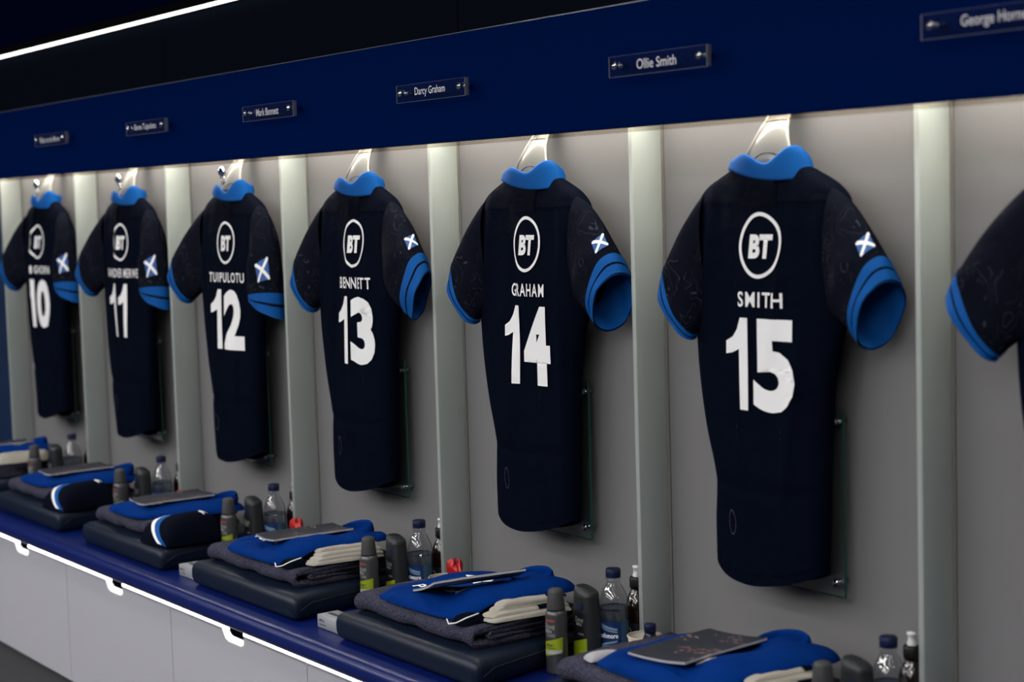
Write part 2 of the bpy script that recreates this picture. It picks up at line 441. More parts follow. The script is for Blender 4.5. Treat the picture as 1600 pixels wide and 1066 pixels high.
# lamps
cove = thing('cove_light', (0, -0.25, 1.955), 'long white light line above the blue fascia', 'light')
obj('housing', bx(XL, XR, -0.006, 0.014, 0.010, 0.016), MT['black'], cove)
obj('diffuser', bx(XL, XR, -0.006, 0.002, 0.0, 0.0085), MT['led_cove'], cove)
pel = thing('pelmet_light', (0, -0.095, 1.605), 'warm light line hidden behind the blue fascia', 'light')
obj('housing', bx(-6 * W, XR, -0.014, 0.014, 0.005, 0.02), MT['steel'], pel)
obj('diffuser', bx(-6 * W, XR, -0.010, 0.010, -0.002, 0.005), MT['led_pelmet'], pel)
for i, y in enumerate((-1.72, -3.0, -4.3, -5.6)):  # all but the nearest are unseen lines added for low fill light
    rl = thing('ceiling_lamp', (0, y, 2.585), 'slim ceiling light line ' + ('nearest to the jersey wall', 'added as unseen fill, second from the jersey wall', 'added as unseen fill, third from the jersey wall', 'added as unseen fill, farthest from the jersey wall')[i], 'light', 'ceiling light lines')
    for j in range(5):
        xa = -6.6 + j * 1.95
        obj('housing', bx(xa, xa + 1.5, -0.09, 0.09, 0.005, 0.034), MT['steel'], rl)
        obj('diffuser', bx(xa + 0.01, xa + 1.49, -0.08, 0.08, -0.004, 0.005), MT['led_near' if i == 0 else 'led_fill'], rl)

# frosted fins
FIN_NB = {0: 'right of jersey fifteen', 1: 'between jerseys fourteen and fifteen', 2: 'between jerseys thirteen and fourteen', 3: 'between jerseys twelve and thirteen',
          4: 'between jerseys eleven and twelve', 5: 'between jerseys ten and eleven', 6: 'left of jersey ten'}
for k in range(7):
    t = thing('glass_divider', (-k * W, 0, ZB), 'frosted glass divider fin on the wall ' + FIN_NB[k], 'divider', 'frosted dividers between the bays')
    obj('fin', bevel_box(-0.006, 0.006, -0.0789, -0.001, 0.0005, 1.22, 0.0015, 2), MT['frost'], t)

# ------------------------------------------------------------------ bench
bench = thing('bench', (0, 0, ZB), 'long glossy royal blue bench top with rounded nose', 'bench')
prof = [(-0.006, 0.0)]
for i in range(9):
    a = PI / 2 + PI * i / 8
    prof.append((-0.4855 + 0.0250 * math.cos(a), -0.0250 + 0.0250 * math.sin(a)))
prof.append((-0.006, -0.050))
rings = [[(x, y, z) for y, z in prof] for x in (XL, XR)]
v, f, _ = loft(rings, True, True, True)
bt = obj('bench_top', (v, f, True), MT['bench'], bench)
try:
    bt.data.set_sharp_from_angle(angle=math.radians(40))
except Exception:
    pass

# drawer fronts with finger pulls, and the light line over them
DT = 0.3735; DY = -0.4535
cab = thing('drawer_cabinet', (0, DY, 0), 'low run of pale grey drawers with white finger pulls under the blue bench', 'cabinet')
obj('carcass', bx(XL, XR, 0.024, 0.445, 0.002, 0.4025), MT['black'], cab)
ledb = thing('bench_light', (0, DY, DT), 'white light line under the bench nose above the drawers', 'light')
pulls = {}
def drawer(i, x0):
    cx = x0 + W / 2
    h = W / 2 - 0.0016
    P = [(-h, 0.012), (h, 0.012), (h, DT), (0.052, DT), (0.052, DT - 0.020), (0.048, DT - 0.025), (0.040, DT - 0.027),
         (-0.026, DT - 0.027), (-0.042, DT - 0.022), (-0.052, DT - 0.010), (-0.060, DT), (-h, DT)]
    if 'd' not in pulls:
        n = len(P)
        V = [(x, 0, z) for x, z in P] + [(x, 0.019, z) for x, z in P]
        Fc = [tuple(range(n)), tuple(range(2 * n - 1, n - 1, -1))] + [((a + 1) % n, a, a + n, (a + 1) % n + n) for a in range(n)]
        pulls['d'] = mesh('drawer_front', V, Fc, False); pulls['d'].materials.append(MT['drawer'])
        # J shaped white lip that lines the cut-out
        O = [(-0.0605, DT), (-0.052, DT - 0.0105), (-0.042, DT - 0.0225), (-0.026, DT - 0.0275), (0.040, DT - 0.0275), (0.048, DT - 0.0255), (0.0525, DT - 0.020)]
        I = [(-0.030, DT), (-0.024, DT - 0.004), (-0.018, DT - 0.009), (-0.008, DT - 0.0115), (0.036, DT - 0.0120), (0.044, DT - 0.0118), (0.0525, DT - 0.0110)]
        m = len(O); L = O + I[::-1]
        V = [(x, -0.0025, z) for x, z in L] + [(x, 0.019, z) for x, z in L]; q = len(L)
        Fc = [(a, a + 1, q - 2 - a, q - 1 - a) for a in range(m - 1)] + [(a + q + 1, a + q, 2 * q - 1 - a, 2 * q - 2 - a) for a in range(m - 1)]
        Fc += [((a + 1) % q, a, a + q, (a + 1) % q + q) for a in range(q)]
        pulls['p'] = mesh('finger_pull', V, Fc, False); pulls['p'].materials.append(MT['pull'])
        pulls['g'] = mesh('recess_shade', *bx(-0.028, 0.052, 0.003, 0.019, DT - 0.0115, DT + 0.029)[:2], False); pulls['g'].materials.append(MT['black'])  # black block stands in for the shaded inside of the cut-out
        pulls['s'] = mesh('diffuser', *bx(-W + 0.052, -0.030, 0.0, 0.006, 0.0005, 0.029)[:2], False); pulls['s'].materials.append(MT['led_bench'])
    t = obj('drawer', pulls['d'], None, cab, (cx, 0, 0))
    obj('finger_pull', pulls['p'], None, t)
    obj('recess_shade', pulls['g'], None, t)
    obj('diffuser', pulls['s'], None, ledb, (cx, 0, 0))
    return t
xs = -1.4887
for i in range(-6, 5):
    drawer(i, xs + i * W)

# ------------------------------------------------------------------ jerseys
class Jersey:
    ZK = [0.690, 0.78, 0.88, 0.97, 1.08, 1.18, 1.30, 1.37, 1.410, 1.435, 1.452, 1.466]
    def __init__(s, num, seed, xl=None, xr=None, folds=None, hem=None, depth=None):
        s.num = num; s.cache = {}
        r = random.Random(seed)
        s.xl = xl or [-0.150, -0.150, -0.145, -0.170, -0.190, -0.198, -0.196, -0.196, -0.188, -0.158, -0.122, -0.090]
        s.xr = xr or [0.130, 0.135, 0.140, 0.145, 0.155, 0.180, 0.196, 0.196, 0.188, 0.158, 0.122, 0.090]
        s.yb = [0.036] * 7 + [0.036, 0.038, 0.042, 0.045, 0.048]
        s.yf = depth or [0.108, 0.110, 0.114, 0.112, 0.110, 0.108, 0.104, 0.100, 0.096, 0.092, 0.088, 0.086]
        s.n = 2.5
        s.hem = hem or [(-0.15, 0.030), (-0.11, 0.006), (-0.05, -0.006), (0.03, 0.002), (0.09, 0.018), (0.14, 0.040)]
        s.folds = list(folds or [])
        for i in range(7):
            s.folds.append((r.uniform(-0.13, 0.13), r.uniform(-0.25, 0.25), r.uniform(0.012, 0.024), r.uniform(-0.007, 0.008), r.uniform(0.75, 1.35), r.uniform(0.10, 0.30)))
        for sx in (-1, 1):   # gathers that fall from the shoulders
            s.folds.append((sx * 0.145, sx * -0.12, 0.016, 0.006, 1.30, 0.13))
    def par(s, z):
        key = round(z, 5)
        if key not in s.cache:
            g = lambda k: float(smooth_interp(z, s.ZK, k))
            s.cache[key] = (g(s.xl), g(s.xr), g(s.yb), g(s.yf))
        return s.cache[key]
    def fold(s, x, z):
        d = 0.0
        for x0, k, w, a, zc, zw in s.folds:
            d += a * math.exp(-((x - x0 - k * (z - zc)) / w) ** 2) * math.exp(-((z - zc) / zw) ** 2)
        d += 0.0022 * math.sin(19 * x + 9 * z + s.num) * math.sin(7 * z + 3 * x)
        if z < 0.93:
            d += 0.004 * math.exp(-((z - 0.868) / 0.010) ** 2) * -1
        return d
    def front(s, x, z):
        xl, xr, yb, yf = s.par(z)
        c = (xl + xr) / 2; a = (xr - xl) / 2; ym = yb + 0.45 * (yf - yb)
        q = min(abs((x - c) / a), 1.0)
        e = (1 - q ** s.n)
        return ym + (yf - ym) * max(e, 0) ** (1 / s.n) + s.fold(x, z) * min(1, 3 * e)
    def zsh(s, x, z):
        w = max(0.0, min(1.0, (0.95 - z) / 0.26))
        h = s.hem
        return w * w * float(smooth_interp(min(max(x, h[0][0]), h[-1][0]), [p[0] for p in h], [p[1] for p in h]))
    def pt(s, x, z, off=0.0018):
        return (x, -(s.front(x, z) + off), z + s.zsh(x, z))
    def body(s):
        zs = list(np.linspace(s.ZK[0], 1.37, 62)) + list(np.linspace(1.376, s.ZK[-1], 16)); N = 112; rings = []
        for z in zs:
            xl, xr, yb, yf = s.par(z); c = (xl + xr) / 2; a = (xr - xl) / 2; ym = yb + 0.45 * (yf - yb); rg = []
            for k in range(N):
                th = 2 * PI * k / N; co, si = math.cos(th), math.sin(th)
                x = c + a * math.copysign(abs(co) ** (2 / s.n), co)
                if si >= 0: y = s.front(x, z)
                else: y = ym - (ym - yb) * abs(si) ** (2 / s.n)
                rg.append((x, -y, z + s.zsh(x, z)))
            rings.append(rg)
        return loft(rings)
    def band(s, z0, z1, off, x0=None, x1=None, n=40, m=3):
        """strip on the front of the body, e.g. hem or yoke seam"""
        V = []; Fc = []
        for j in range(m + 1):
            z = z0 + (z1 - z0) * j / m
            xl, xr, _, _ = s.par(z)
            a = xl * 0.985 if x0 is None else x0; b = xr * 0.985 if x1 is None else x1
            for i in range(n + 1):
                V.append(s.pt(a + (b - a) * i / n, z, off))
        for j in range(m):
            for i in range(n):
                p = j * (n + 1) + i; Fc.append((p, p + 1, p + n + 2, p + n + 1))
        return V, Fc, True

def quad3(p, t):
    a, b, c = p
    return a + (b - a) * (2 * t) * 1.0 if False else (1 - t) ** 2 * a + 2 * t * (1 - t) * (2 * b - 0.5 * (a + c)) + t * t * c

class Sleeve:
    def __init__(s, outer, inner, yc, b, shear=0.0, dx=0.0, c0=0.80):
        k = (0.0, 0.55, 1.0)
        s.o = [(q[0] + dx * w, q[1]) for q, w in zip(outer, k)]; s.i = [(q[0] + dx * w * 0.8, q[1]) for q, w in zip(inner, k)]
        s.yc = yc; s.b = b; s.shear = shear; s.c0 = c0
    def p(s, t, th, k=1.0):
        ox, oz = quad3([q[0] for q in s.o], t), quad3([q[1] for q in s.o], t)
        ix, iz = quad3([q[0] for q in s.i], t), quad3([q[1] for q in s.i], t)
        yc = quad3(s.yc, t); b = quad3(s.b, t)
        cx, cz = (ox + ix) / 2, (oz + iz) / 2; hx, hz = (ox - ix) / 2, (oz - iz) / 2
        co, si = math.cos(th), math.sin(th)
        co = math.copysign(abs(co) ** 0.85, co)
        L = math.hypot(hx, hz); dx, dz = -hz / L, hx / L
        if dz > 0: dx, dz = -dx, -dz
        wr = 0.0022 * math.sin(5 * th + 14 * t) * t + 0.003 * math.sin(9 * t + 2 * th) * (1 - t)
        sh = -s.shear * si * t ** 3
        return (cx + hx * co * k + dx * sh, -(yc + (b * k + wr) * si), cz + hz * co * k + dz * sh)
    def loft(s, t0, t1, n, k=1.0, N=56):
        return loft([[s.p(t0 + (t1 - t0) * i / n, 2 * PI * j / N, k) for j in range(N)] for i in range(n + 1)])

def collar(tilt=0.0, dip=0.012):
    """folded collar: inner stand, rolled top, outer fall whose edge droops in the middle"""
    prof = [(0.76, -0.004, 0), (0.80, 0.020, .7), (0.84, 0.030, 1), (0.885, 0.0335, 1), (0.93, 0.031, 1), (0.97, 0.023, .7), (1.01, 0.010, .35), (1.045, -0.004, .08), (1.055, -0.008, 0), (1.05, -0.0115, 0), (1.01, -0.011, 0)]
    N = 72; rings = []
    g = lambda th, c, w: math.exp(-((th - c) / w) ** 2)
    for r, z, top in prof:
        rg = []
        for k in range(N):
            th = 2 * PI * k / N; co, si = math.cos(th), math.sin(th)
            ph = (th - PI / 4 + PI) % (2 * PI) - PI          # angle from the side that faces the room's right
            f = max(0.0, math.cos(ph)); side = max(0.0, 1 - f) ** 1.5
            dz = top * (-dip * 1.9 * g(ph, 0.52, 0.40) + 0.003 * g(ph, -0.30, 0.40) - 0.012 * g(ph, -1.1, 0.45) + 0.002 * g(ph, 1.25, 0.25) - 0.008 * side)
            dz += (1 - top) * (-0.014 * f ** 1.5 + 0.014 * side) + tilt * co
            rr = r * (1 + 0.02 * math.sin(3 * th + 1.0) * (1 - 0.5 * top) - 0.05 * f * (1 - top))
            rg.append((0.097 * rr * co, -(0.066 + 0.043 * rr * si), 1.462 + z + dz))
        rings.append(rg)
    return loft(rings)

ONE = [(0.10, -0.5), (0.5, -0.5), (0.5, 0.5), (0.16, 0.5), (0.02, 0.38), (-0.20, 0.29), (-0.5, 0.24), (-0.5, 0.10), (-0.24, 0.115), (0.10, 0.16)]
def ellipse_ring(cx, cz, rx, rz, wob=0.03, n=56):
    return [(cx + rx * (1 + wob * math.sin(2 * a + .6)) * math.cos(a), cz + rz * (1 + wob * math.cos(3 * a)) * math.sin(a)) for a in [2 * PI * i / n for i in range(n)]]

SPEC = {}
L_STD = lambda dx=0.0: Sleeve([(-0.165, 1.425), (-0.232, 1.345), (-0.284, 1.246)], [(-0.150, 1.190), (-0.182, 1.168), (-0.203, 1.141)], (0.070, 0.092, 0.107), (0.030, 0.040, 0.036), 0.0, dx=dx)
R_OPEN = lambda dx=0.0: Sleeve([(0.165, 1.427), (0.243, 1.355), (0.302, 1.262)], [(0.150, 1.200), (0.200, 1.180), (0.256, 1.142)], (0.070, 0.076, 0.076), (0.030, 0.044, 0.049), 0.006, dx=dx)
R_HANG = lambda dx=0.0: Sleeve([(0.165, 1.427), (0.255, 1.335), (0.302, 1.112)], [(0.140, 1.215), (0.150, 1.190), (0.156, 1.160)], (0.070, 0.078, 0.078), (0.030, 0.044, 0.042), 0.008, dx=dx, c0=0.87)
R_CLOSED = lambda dx=0.0: Sleeve([(0.165, 1.427), (0.255, 1.355), (0.322, 1.252)], [(0.140, 1.210), (0.205, 1.175), (0.276, 1.140)], (0.070, 0.085, 0.082), (0.030, 0.046, 0.040), -0.028, dx=dx)
JERSEYS = {
    15: dict(name='SMITH', L=L_STD(0.028), R=R_OPEN(-0.010), dip=0.013, cx=-0.010, tx=0.010),
    14: dict(name='GRAHAM', L=L_STD(0.022), R=R_OPEN(), dip=0.010, tx=0.020, tk=0.88, folds=[(-0.012, 0.0, 0.016, 0.0015, 1.12, 0.16)]),
    13: dict(name='BENNETT', L=L_STD(0.016), R=R_CLOSED(), dip=0.012, tx=0.030, tk=0.90, folds=[(0.000, 0.0, 0.011, 0.0055, 1.20, 0.24)]),
    12: dict(name='TUIPULOTU', L=L_STD(-0.050), R=R_HANG(-0.030), dip=0.016, cx=0.036, tx=0.015),
    11: dict(name='VAN DER MERWE', L=L_STD(-0.040), R=R_HANG(-0.030), dip=0.016, cx=0.034, tx=0.008, folds=[(-0.028, 0.0, 0.011, 0.007, 1.25, 0.20)]),
    10: dict(name='KINGHORN', L=L_STD(-0.050), R=R_HANG(-0.030), dip=0.016, cx=0.042, tx=0.004, folds=[(-0.040, 0.0, 0.012, 0.008, 1.22, 0.22)]),
    16: dict(name=None, L=L_STD(-0.018), R=R_OPEN(), dip=0.012),
}
def build_jersey(num):
    S = JERSEYS[num]
    cx = -(15 - num) * W - 0.345 + S.get('cx', 0.0)
    lab = ('navy rugby jersey with white number %s hanging on the wall' % WORD[num]) if num != 16 else 'navy rugby jersey cut off by the right edge of the picture'
    t = thing('rugby_jersey', (cx, 0, 0), lab, 'jersey', 'jerseys hung along the wall')
    J = Jersey(num, num * 7 + 1, folds=S.get('folds'), xl=S.get('xl'), xr=S.get('xr'), hem=S.get('hem'))
    bd = obj('body', J.body(), MT['navy'], t)
    obj('hem_stitch', J.band(0.709, 0.7115, 0.0012), MT['navy_seam'], bd)
    obj('waist_seam', J.band(0.866, 0.869, 0.0010), MT['navy_seam'], bd)
    obj('yoke', J.band(1.402, 1.462, 0.0010, n=44, m=8), MT['navy_yoke'], bd)
    for sx in (-0.058, 0.056):
        obj('panel_seam', J.band(0.87, 1.40, 0.0009, sx - 0.0008, sx + 0.0008, 1, 60), MT['navy_sleeve'], bd)
    obj('yoke_stitch', J.band(1.3995, 1.4025, 0.0016), MT['navy_seam'], bd)
    obj('neck_patch', J.band(1.392, 1.452, 0.0022, -0.052, 0.045, 16, 6), MT['navy_dark'], bd)
    for sd in ('L', 'R'):
        sl = S[sd]
        so = obj('sleeve', sl.loft(0.0, 1.0, 22), MT['navy_sleeve'], t)
        cf = obj('cuff', join(sl.loft(sl.c0 + (1 - sl.c0) * 0.57, 1.0, 3, 1.035), sl.loft(1.0, 0.45, 12, 0.965)), MT['blue'], so)
        obj('cuff_band', sl.loft(sl.c0, sl.c0 + (1 - sl.c0) * 0.45, 3, 1.030), MT['blue'], so)
        if sd == 'R' and num != 16:
            tc, thc = (0.72, 0.75) if num < 13 else (0.66, 0.42)
            fw, fh = (0.052, 0.038) if num < 13 else (0.046, 0.034)
            if num == 13: thc = 0.20
            Lr = 0.085
            def fl(a, b, o=0.03, sl=sl, tc=tc, thc=thc):
                tt = tc - b / 0.26; th = thc - a / 0.075
                return sl.p(tt, th, 1.0 + o)
            pa = obj('flag_patch', poly_on([(-fw / 2, -fh / 2), (fw / 2, -fh / 2), (fw / 2, fh / 2), (-fw / 2, fh / 2)], lambda a, b: fl(a, b, 0.05)), MT['flag_blue'], so)
            w = 0.0065
            d1 = [(-fw / 2, -fh / 2), (-fw / 2 + w, -fh / 2), (fw / 2, fh / 2 - w * .7), (fw / 2, fh / 2), (fw / 2 - w, fh / 2), (-fw / 2, -fh / 2 + w * .7)]
            d2 = [(-x, y) for x, y in d1][::-1]
            obj('saltire', join(poly_on(d1, lambda a, b: fl(a, b, 0.072)), poly_on(d2, lambda a, b: fl(a, b, 0.075))), MT['print'], pa)
    obj('collar', collar(0.004, S['dip']), MT['blue'], t)
    if S['name']:
        sx_, kx_ = S.get('tx', 0.0), S.get('tk', 1.0)
        pf = lambda a, b: J.pt(sx_ + a * kx_, b, 0.0034)
        obj('sponsor_ring', poly_on(ellipse_ring(0.0, 1.322, 0.0545, 0.0605), pf, 0.008, ellipse_ring(0.0, 1.322, 0.0475, 0.0535)), MT['print'], t)
        obj('sponsor_letters', text_on('BT', 0.062, 0.044, pf, 0.050, 0.12, 0.10, (0.001, 1.320)), MT['print'], t)
        nm = S['name']
        obj('player_name', text_on(nm, min(0.0235 * len(nm), 0.21), 0.0285, pf, 0.020, 0.14, 0, (0.0, 1.2225), 1.22), MT['print'], t)
        ns = str(num)
        if ns[0] == '1':
            one = lambda cx_: poly_on([(cx_ + a * 0.062, 1.102 + b * 0.172) for a, b in ONE], pf, 0.012)
            second = one(0.010) if ns[1] == '1' else text_on(ns[1], 0.106, 0.172, pf, 0.045, 0.07, 0, (0.036, 1.102))
            obj('number', join(one(-0.063), second), MT['print'], t)
        obj('hem_crest', poly_on(ellipse_ring(-0.075, 0.80, 0.010, 0.024), lambda a, b: J.pt(a, b, 0.0012), 0.008, ellipse_ring(-0.075, 0.80, 0.0085, 0.0215)), MT['towel'], t)
    return t

def build_hook(num):
    cx = -(15 - num) * W - 0.345 + JERSEYS[num].get('cx', 0.0)
    t = thing('coat_hook', (cx, -0.012, 1.48), 'white acrylic coat hook holding jersey number %s' % WORD[num] if num != 16 else 'white acrylic coat hook above the cut off jersey at the right', 'hook', 'coat hooks along the wall')
    rows = [(0.100, 0.026, -0.018), (0.082, 0.027, -0.026), (0.070, 0.029, -0.034), (0.055, 0.034, -0.043), (0.035, 0.043, -0.051), (0.015, 0.053, -0.057), (-0.005, 0.062, -0.060), (-0.02, 0.066, -0.060)]
    V = []; n = 12
    rings = []
    for z, hw, y in rows:
        fr = [(hw * (2 * i / n - 1), y - 0.006 * (1 - (2 * i / n - 1) ** 2), z) for i in range(n + 1)]
        bk = [(x, yy + 0.004, zz) for x, yy, zz in fr[::-1]]
        rings.append(fr + bk)
    obj('blade', loft(rings, True, True, True), MT['hook'], t)
    obj('rim', join(tube([(-hw, y - 0.001, z) for z, hw, y in rows], 0.0028), tube([(hw, y - 0.001, z) for z, hw, y in rows], 0.0028), tube([(-0.029, -0.036, 0.070), (0, -0.042, 0.071), (0.029, -0.036, 0.070)], 0.002)), MT['hook_rim'], t)
    obj('wall_arm', join(bx(-0.02, 0.02, -0.018, 0.012, 0.085, 0.100)), MT['hook'], t)
    obj('hanger_arc', tube([(0.045 * math.cos(a), -0.060, -0.018 + 0.028 * math.sin(a)) for a in np.linspace(0, PI, 12)], 0.004), MT['blackpl'], t)
    if num <= 12:
        kb = obj('knob', join(lathe([(0.0, -0.004), (0.012, -0.004), (0.014, 0.0), (0.014, 0.010), (0.011, 0.014), (0, 0.014)], 20)), MT['chrome'], t, (-0.006, -0.078, 0.045))
        kb.rotation_euler = (PI / 2, 0, 0)
        rg = []
        obj('ring', tube([(-0.006 + 0.013 * math.cos(a), -0.084, 0.022 + 0.013 * math.sin(a)) for a in np.linspace(0, 2 * PI, 20)], 0.002), MT['chrome'], t)
    return t
for n in (15, 14, 13, 12, 11, 10, 16):
    build_jersey(n); build_hook(n)

# ------------------------------------------------------------------ glass panels behind the jerseys
gp = thing('glass_board', (0, 0, 0))
gx0, gx1, gz0, gz1 = -0.135, 0.135, 0.676, 1.0247
obj('pane', bx(gx0, gx1 - 0.0012, -0.030, -0.024, gz0, gz1), MT['glass'], gp)
obj('polished_edge', join(bx(gx1 - 0.0012, gx1, -0.030, -0.024, gz0, gz1), bx(gx0, gx1 - 0.0012, -0.0302, -0.0238, gz0 - 0.001, gz0)), MT['glass_edge'], gp)
for x in (gx0 + 0.02, gx1 - 0.02):
    for z in (gz0 + 0.026, gz1 - 0.026):
        s = obj('standoff', join(rod((0, -0.034, 0), (0, -0.0305, 0), 0.0075, 20), rod((0, -0.024, 0), (0, 0.0, 0), 0.0045, 12)), MT['chrome'], gp, (x, 0, z))
fn = lambda a, b: (a, -0.0305, b)
obj('etching', join(*[text_on(s_, None, 0.011, fn, 0.0, 0.0, 0, (gx1 - 0.045, z_)) for s_, z_ in (('9', 0.79), ('04', 0.765), ('13', 0.740))],
    poly_on([(-0.012, 0.688), (0.012, 0.688), (0.012, 0.689), (-0.012, 0.689)], fn, 1), poly_on([(-0.012, 0.689), (-0.010, 0.689), (0.012, 0.708), (0.010, 0.708)], fn, 1),
    poly_on([(0.012, 0.689), (0.010, 0.689), (-0.012, 0.708), (-0.010, 0.708)], fn, 1)), MT['etch'], gp)
for i, n in enumerate((15, 14, 13, 12, 11, 10)):
    g = gp if i == 0 else copy_tree(gp)
    place(g, (-(15 - n) * W - 0.355, 0, 0), 'clear glass panel on steel standoffs behind jersey number %s' % WORD[n], 'panel', 'glass panels behind the jerseys')

# ------------------------------------------------------------------ name plates on the fascia
PL = {16: 'George Horne', 15: 'Ollie Smith', 14: 'Darcy Graham', 13: 'Mark Bennett', 12: 'Sione Tuipulotu', 11: 'Duhan van der Merwe'}
pm = {}
for n, s_ in PL.items():
    pos = {15: 'above jersey fifteen', 14: 'above jersey fourteen', 13: 'above jersey thirteen', 12: 'above jersey twelve', 11: 'above jersey eleven', 16: 'cut off by the right edge of the picture'}[n]
    t = thing('name_plate', (-(15 - n) * W - 0.425, -0.2467, 1.657), 'acrylic name plate on the blue fascia ' + pos, 'name plate', 'name plates on the fascia')
    if not pm:
        pm['p'] = mesh('plate', *bx(-0.1325, 0.1325, -0.030, -0.022, -0.0185, 0.0185)[:2], False); pm['p'].materials.append(MT['acrylic'])
        e = join(bx(0.1325, 0.1345, -0.0305, -0.0215, -0.0185, 0.0185), bx(-0.1340, -0.1325, -0.0305, -0.0297, -0.0185, 0.0185), bx(-0.1340, 0.1345, -0.0305, -0.0297, -0.0193, -0.0185), bx(-0.1340, 0.1345, -0.0305, -0.0299, 0.0185, 0.0189))
        pm['e'] = mesh('plate_edge', e[0], e[1], False); pm['e'].materials.append(MT['acr_edge'])
        q = join(rod((0, -0.036, 0), (0, -0.0302, 0), 0.0075, 20), rod((0, -0.022, 0), (0, 0.0, 0), 0.004, 12), rod((0, -0.037, 0), (0, -0.036, 0), 0.004, 12))
        pm['s'] = mesh('standoff', q[0], q[1]); pm['s'].materials.append(MT['chrome'])
    obj('plate', pm['p'], None, t); obj('plate_edge', pm['e'], None, t)
    for x in (-0.115, 0.115): obj('standoff', pm['s'], None, t, (x, 0, 0.002))
    w = min(0.0098 * len(s_), 0.165)
    obj('lettering', text_on(s_, w, 0.0215 if any(c in s_ for c in 'gyp') else 0.0180, lambda a, b: (a, -0.0308, b), 0.004, 0), MT['plate_text'], t)

# ------------------------------------------------------------------ soft goods on the bench
def pillow(corners, z0, h, n=36, wr=None, p=4.0, e=0.42, rnd=0.18, zt=(0, 0)):
    """soft slab: bilinear footprint, rounded corners, domed edges. returns mesh data and its top map"""
    c = [Vector((x, y, 0)) for x, y in corners]
    zo = zt if callable(zt) else (lambda u, v: zt[0] * u + zt[1] * v)
    def xy(u, v):
        uu = u * (1 - rnd * 0.5 * (v * v) ** 2 * abs(u)); vv = v * (1 - rnd * 0.5 * (u * u) ** 2 * abs(v))
        a = (uu + 1) / 2; b = (vv + 1) / 2
        return (c[0] * (1 - a) + c[1] * a) * (1 - b) + (c[3] * (1 - a) + c[2] * a) * b
    def top(u, v, off=0.0):
        u = max(-1, min(1, u)); v = max(-1, min(1, v))
        q = xy(u, v); d = max(0.0, (1 - abs(u) ** p) * (1 - abs(v) ** p)) ** e
        z = z0 + h * d + (wr(u, v) * min(1, 2 * d) if wr else 0) + zo(u, v)
        return (q.x, q.y, z + off)
    g = np.sin(np.linspace(-PI / 2, PI / 2, n + 1))
    V = []; Fc = []
    for j in range(n + 1):
        for i in range(n + 1): V.append(top(g[i], g[j]))
    for j in range(n):
        for i in range(n):
            a = j * (n + 1) + i; Fc.append((a, a + 1, a + n + 2, a + n + 1))
    B = len(V)
    for j in range(n + 1):
        for i in range(n + 1):
            if 0 < i < n and 0 < j < n:
                x, y, _ = top(g[i], g[j]); V.append((x, y, z0 + zo(g[i], g[j])))
            else: V.append(V[j * (n + 1) + i])
    for j in range(n):
        for i in range(n):
            a = B + j * (n + 1) + i; Fc.append((a, a + n + 1, a + n + 2, a + 1))
    return (V, Fc, True), top

def ribbon(path, th, x0, x1, nx=24, wob=0.003, seed=0):
    """thick cloth layer: 2D path in (y,z) offset to both sides, swept along x"""
    P = np.array(path, float)
    d = np.gradient(P, axis=0); d /= np.linalg.norm(d, axis=1)[:, None]
    nrm = np.stack([-d[:, 1], d[:, 0]], 1)
    A = P + nrm * th / 2; Bq = (P - nrm * th / 2)[::-1]
    e1 = P[-1] + d[-1] * th * 0.35; e0 = P[0] - d[0] * th * 0.35
    prof = list(A) + [e1] + list(Bq) + [e0]
    rings = []
    for i in range(nx + 1):
        t = i / nx; x = x0 + (x1 - x0) * t
        k = 1.0
        r = []
        for y, z in prof:
            s_ = wob * (math.sin(17 * t + 20 * y + seed) + 0.6 * math.sin(31 * t + 8 * y + 2 * seed))
            r.append((x + 0.004 * math.sin(40 * y + seed + 60 * z), y + s_ * 0.8, z + s_ * 0.35))
        rings.append(r)
    return loft(rings, True, True, True)

def cpath(yb, yf, z0, z1, n=10):
    r = (z1 - z0) / 2; out = [(y, z0) for y in np.linspace(yb, yf + r, 9)]
    out += [(yf + r - r * math.cos(a), (z0 + z1) / 2 - r * math.sin(a)) for a in np.linspace(PI / 2, -PI / 2, n)[1:-1]]
    out += [(y, z1) for y in np.linspace(yf + r, yb, 9)]
    return out

PZ = 0.062     # pad thickness
def build_pad():
    t = thing('seat_pad', (0, 0, 0))
    bm = bmesh.new()
    lo = [(-0.625, -0.452), (-0.060, -0.452), (-0.138, -0.095), (-0.585, -0.095)]
    vs = [bm.verts.new((x, y, 0.0)) for x, y in lo] + [bm.verts.new((x, y, PZ)) for x, y in lo]
    for q in [(0, 3, 2, 1), (4, 5, 6, 7), (0, 1, 5, 4), (1, 2, 6, 5), (2, 3, 7, 6), (3, 0, 4, 7)]: bm.faces.new([vs[i] for i in q])
    bmesh.ops.bevel(bm, geom=bm.edges[:], offset=0.022, segments=6, profile=0.5, affect='EDGES')
    bm.verts.index_update()
    d = ([tuple(v.co) for v in bm.verts], [tuple(v.index for v in q.verts) for q in bm.faces], True); bm.free()
    obj('cushion', d, MT['pad'], t)
    obj('seam', tube([(-0.0685, -0.441, 0.018), (-0.0645, -0.428, 0.030), (-0.0705, -0.40, 0.040), (-0.0838, -0.34, 0.0405), (-0.1058, -0.24, 0.0405), (-0.1277, -0.14, 0.0405)], 0.0012, 6), MT['pad_seam'], t)
    return t
def build_towel(x1=-0.135):
    t = thing('bath_towel', (0, 0, 0))
    obj('outer_fold', ribbon(cpath(-0.13, -0.405, 0.0080, 0.0375), 0.014, -0.585, x1, 26, 0.0032, 1), MT['towel'], t)
    obj('inner_fold', ribbon(cpath(-0.14, -0.368, 0.0188, 0.0267, 8), 0.0075, -0.580, x1 + 0.005, 20, 0.0012, 4), MT['towel'], t)
    return t
TOPF = {}
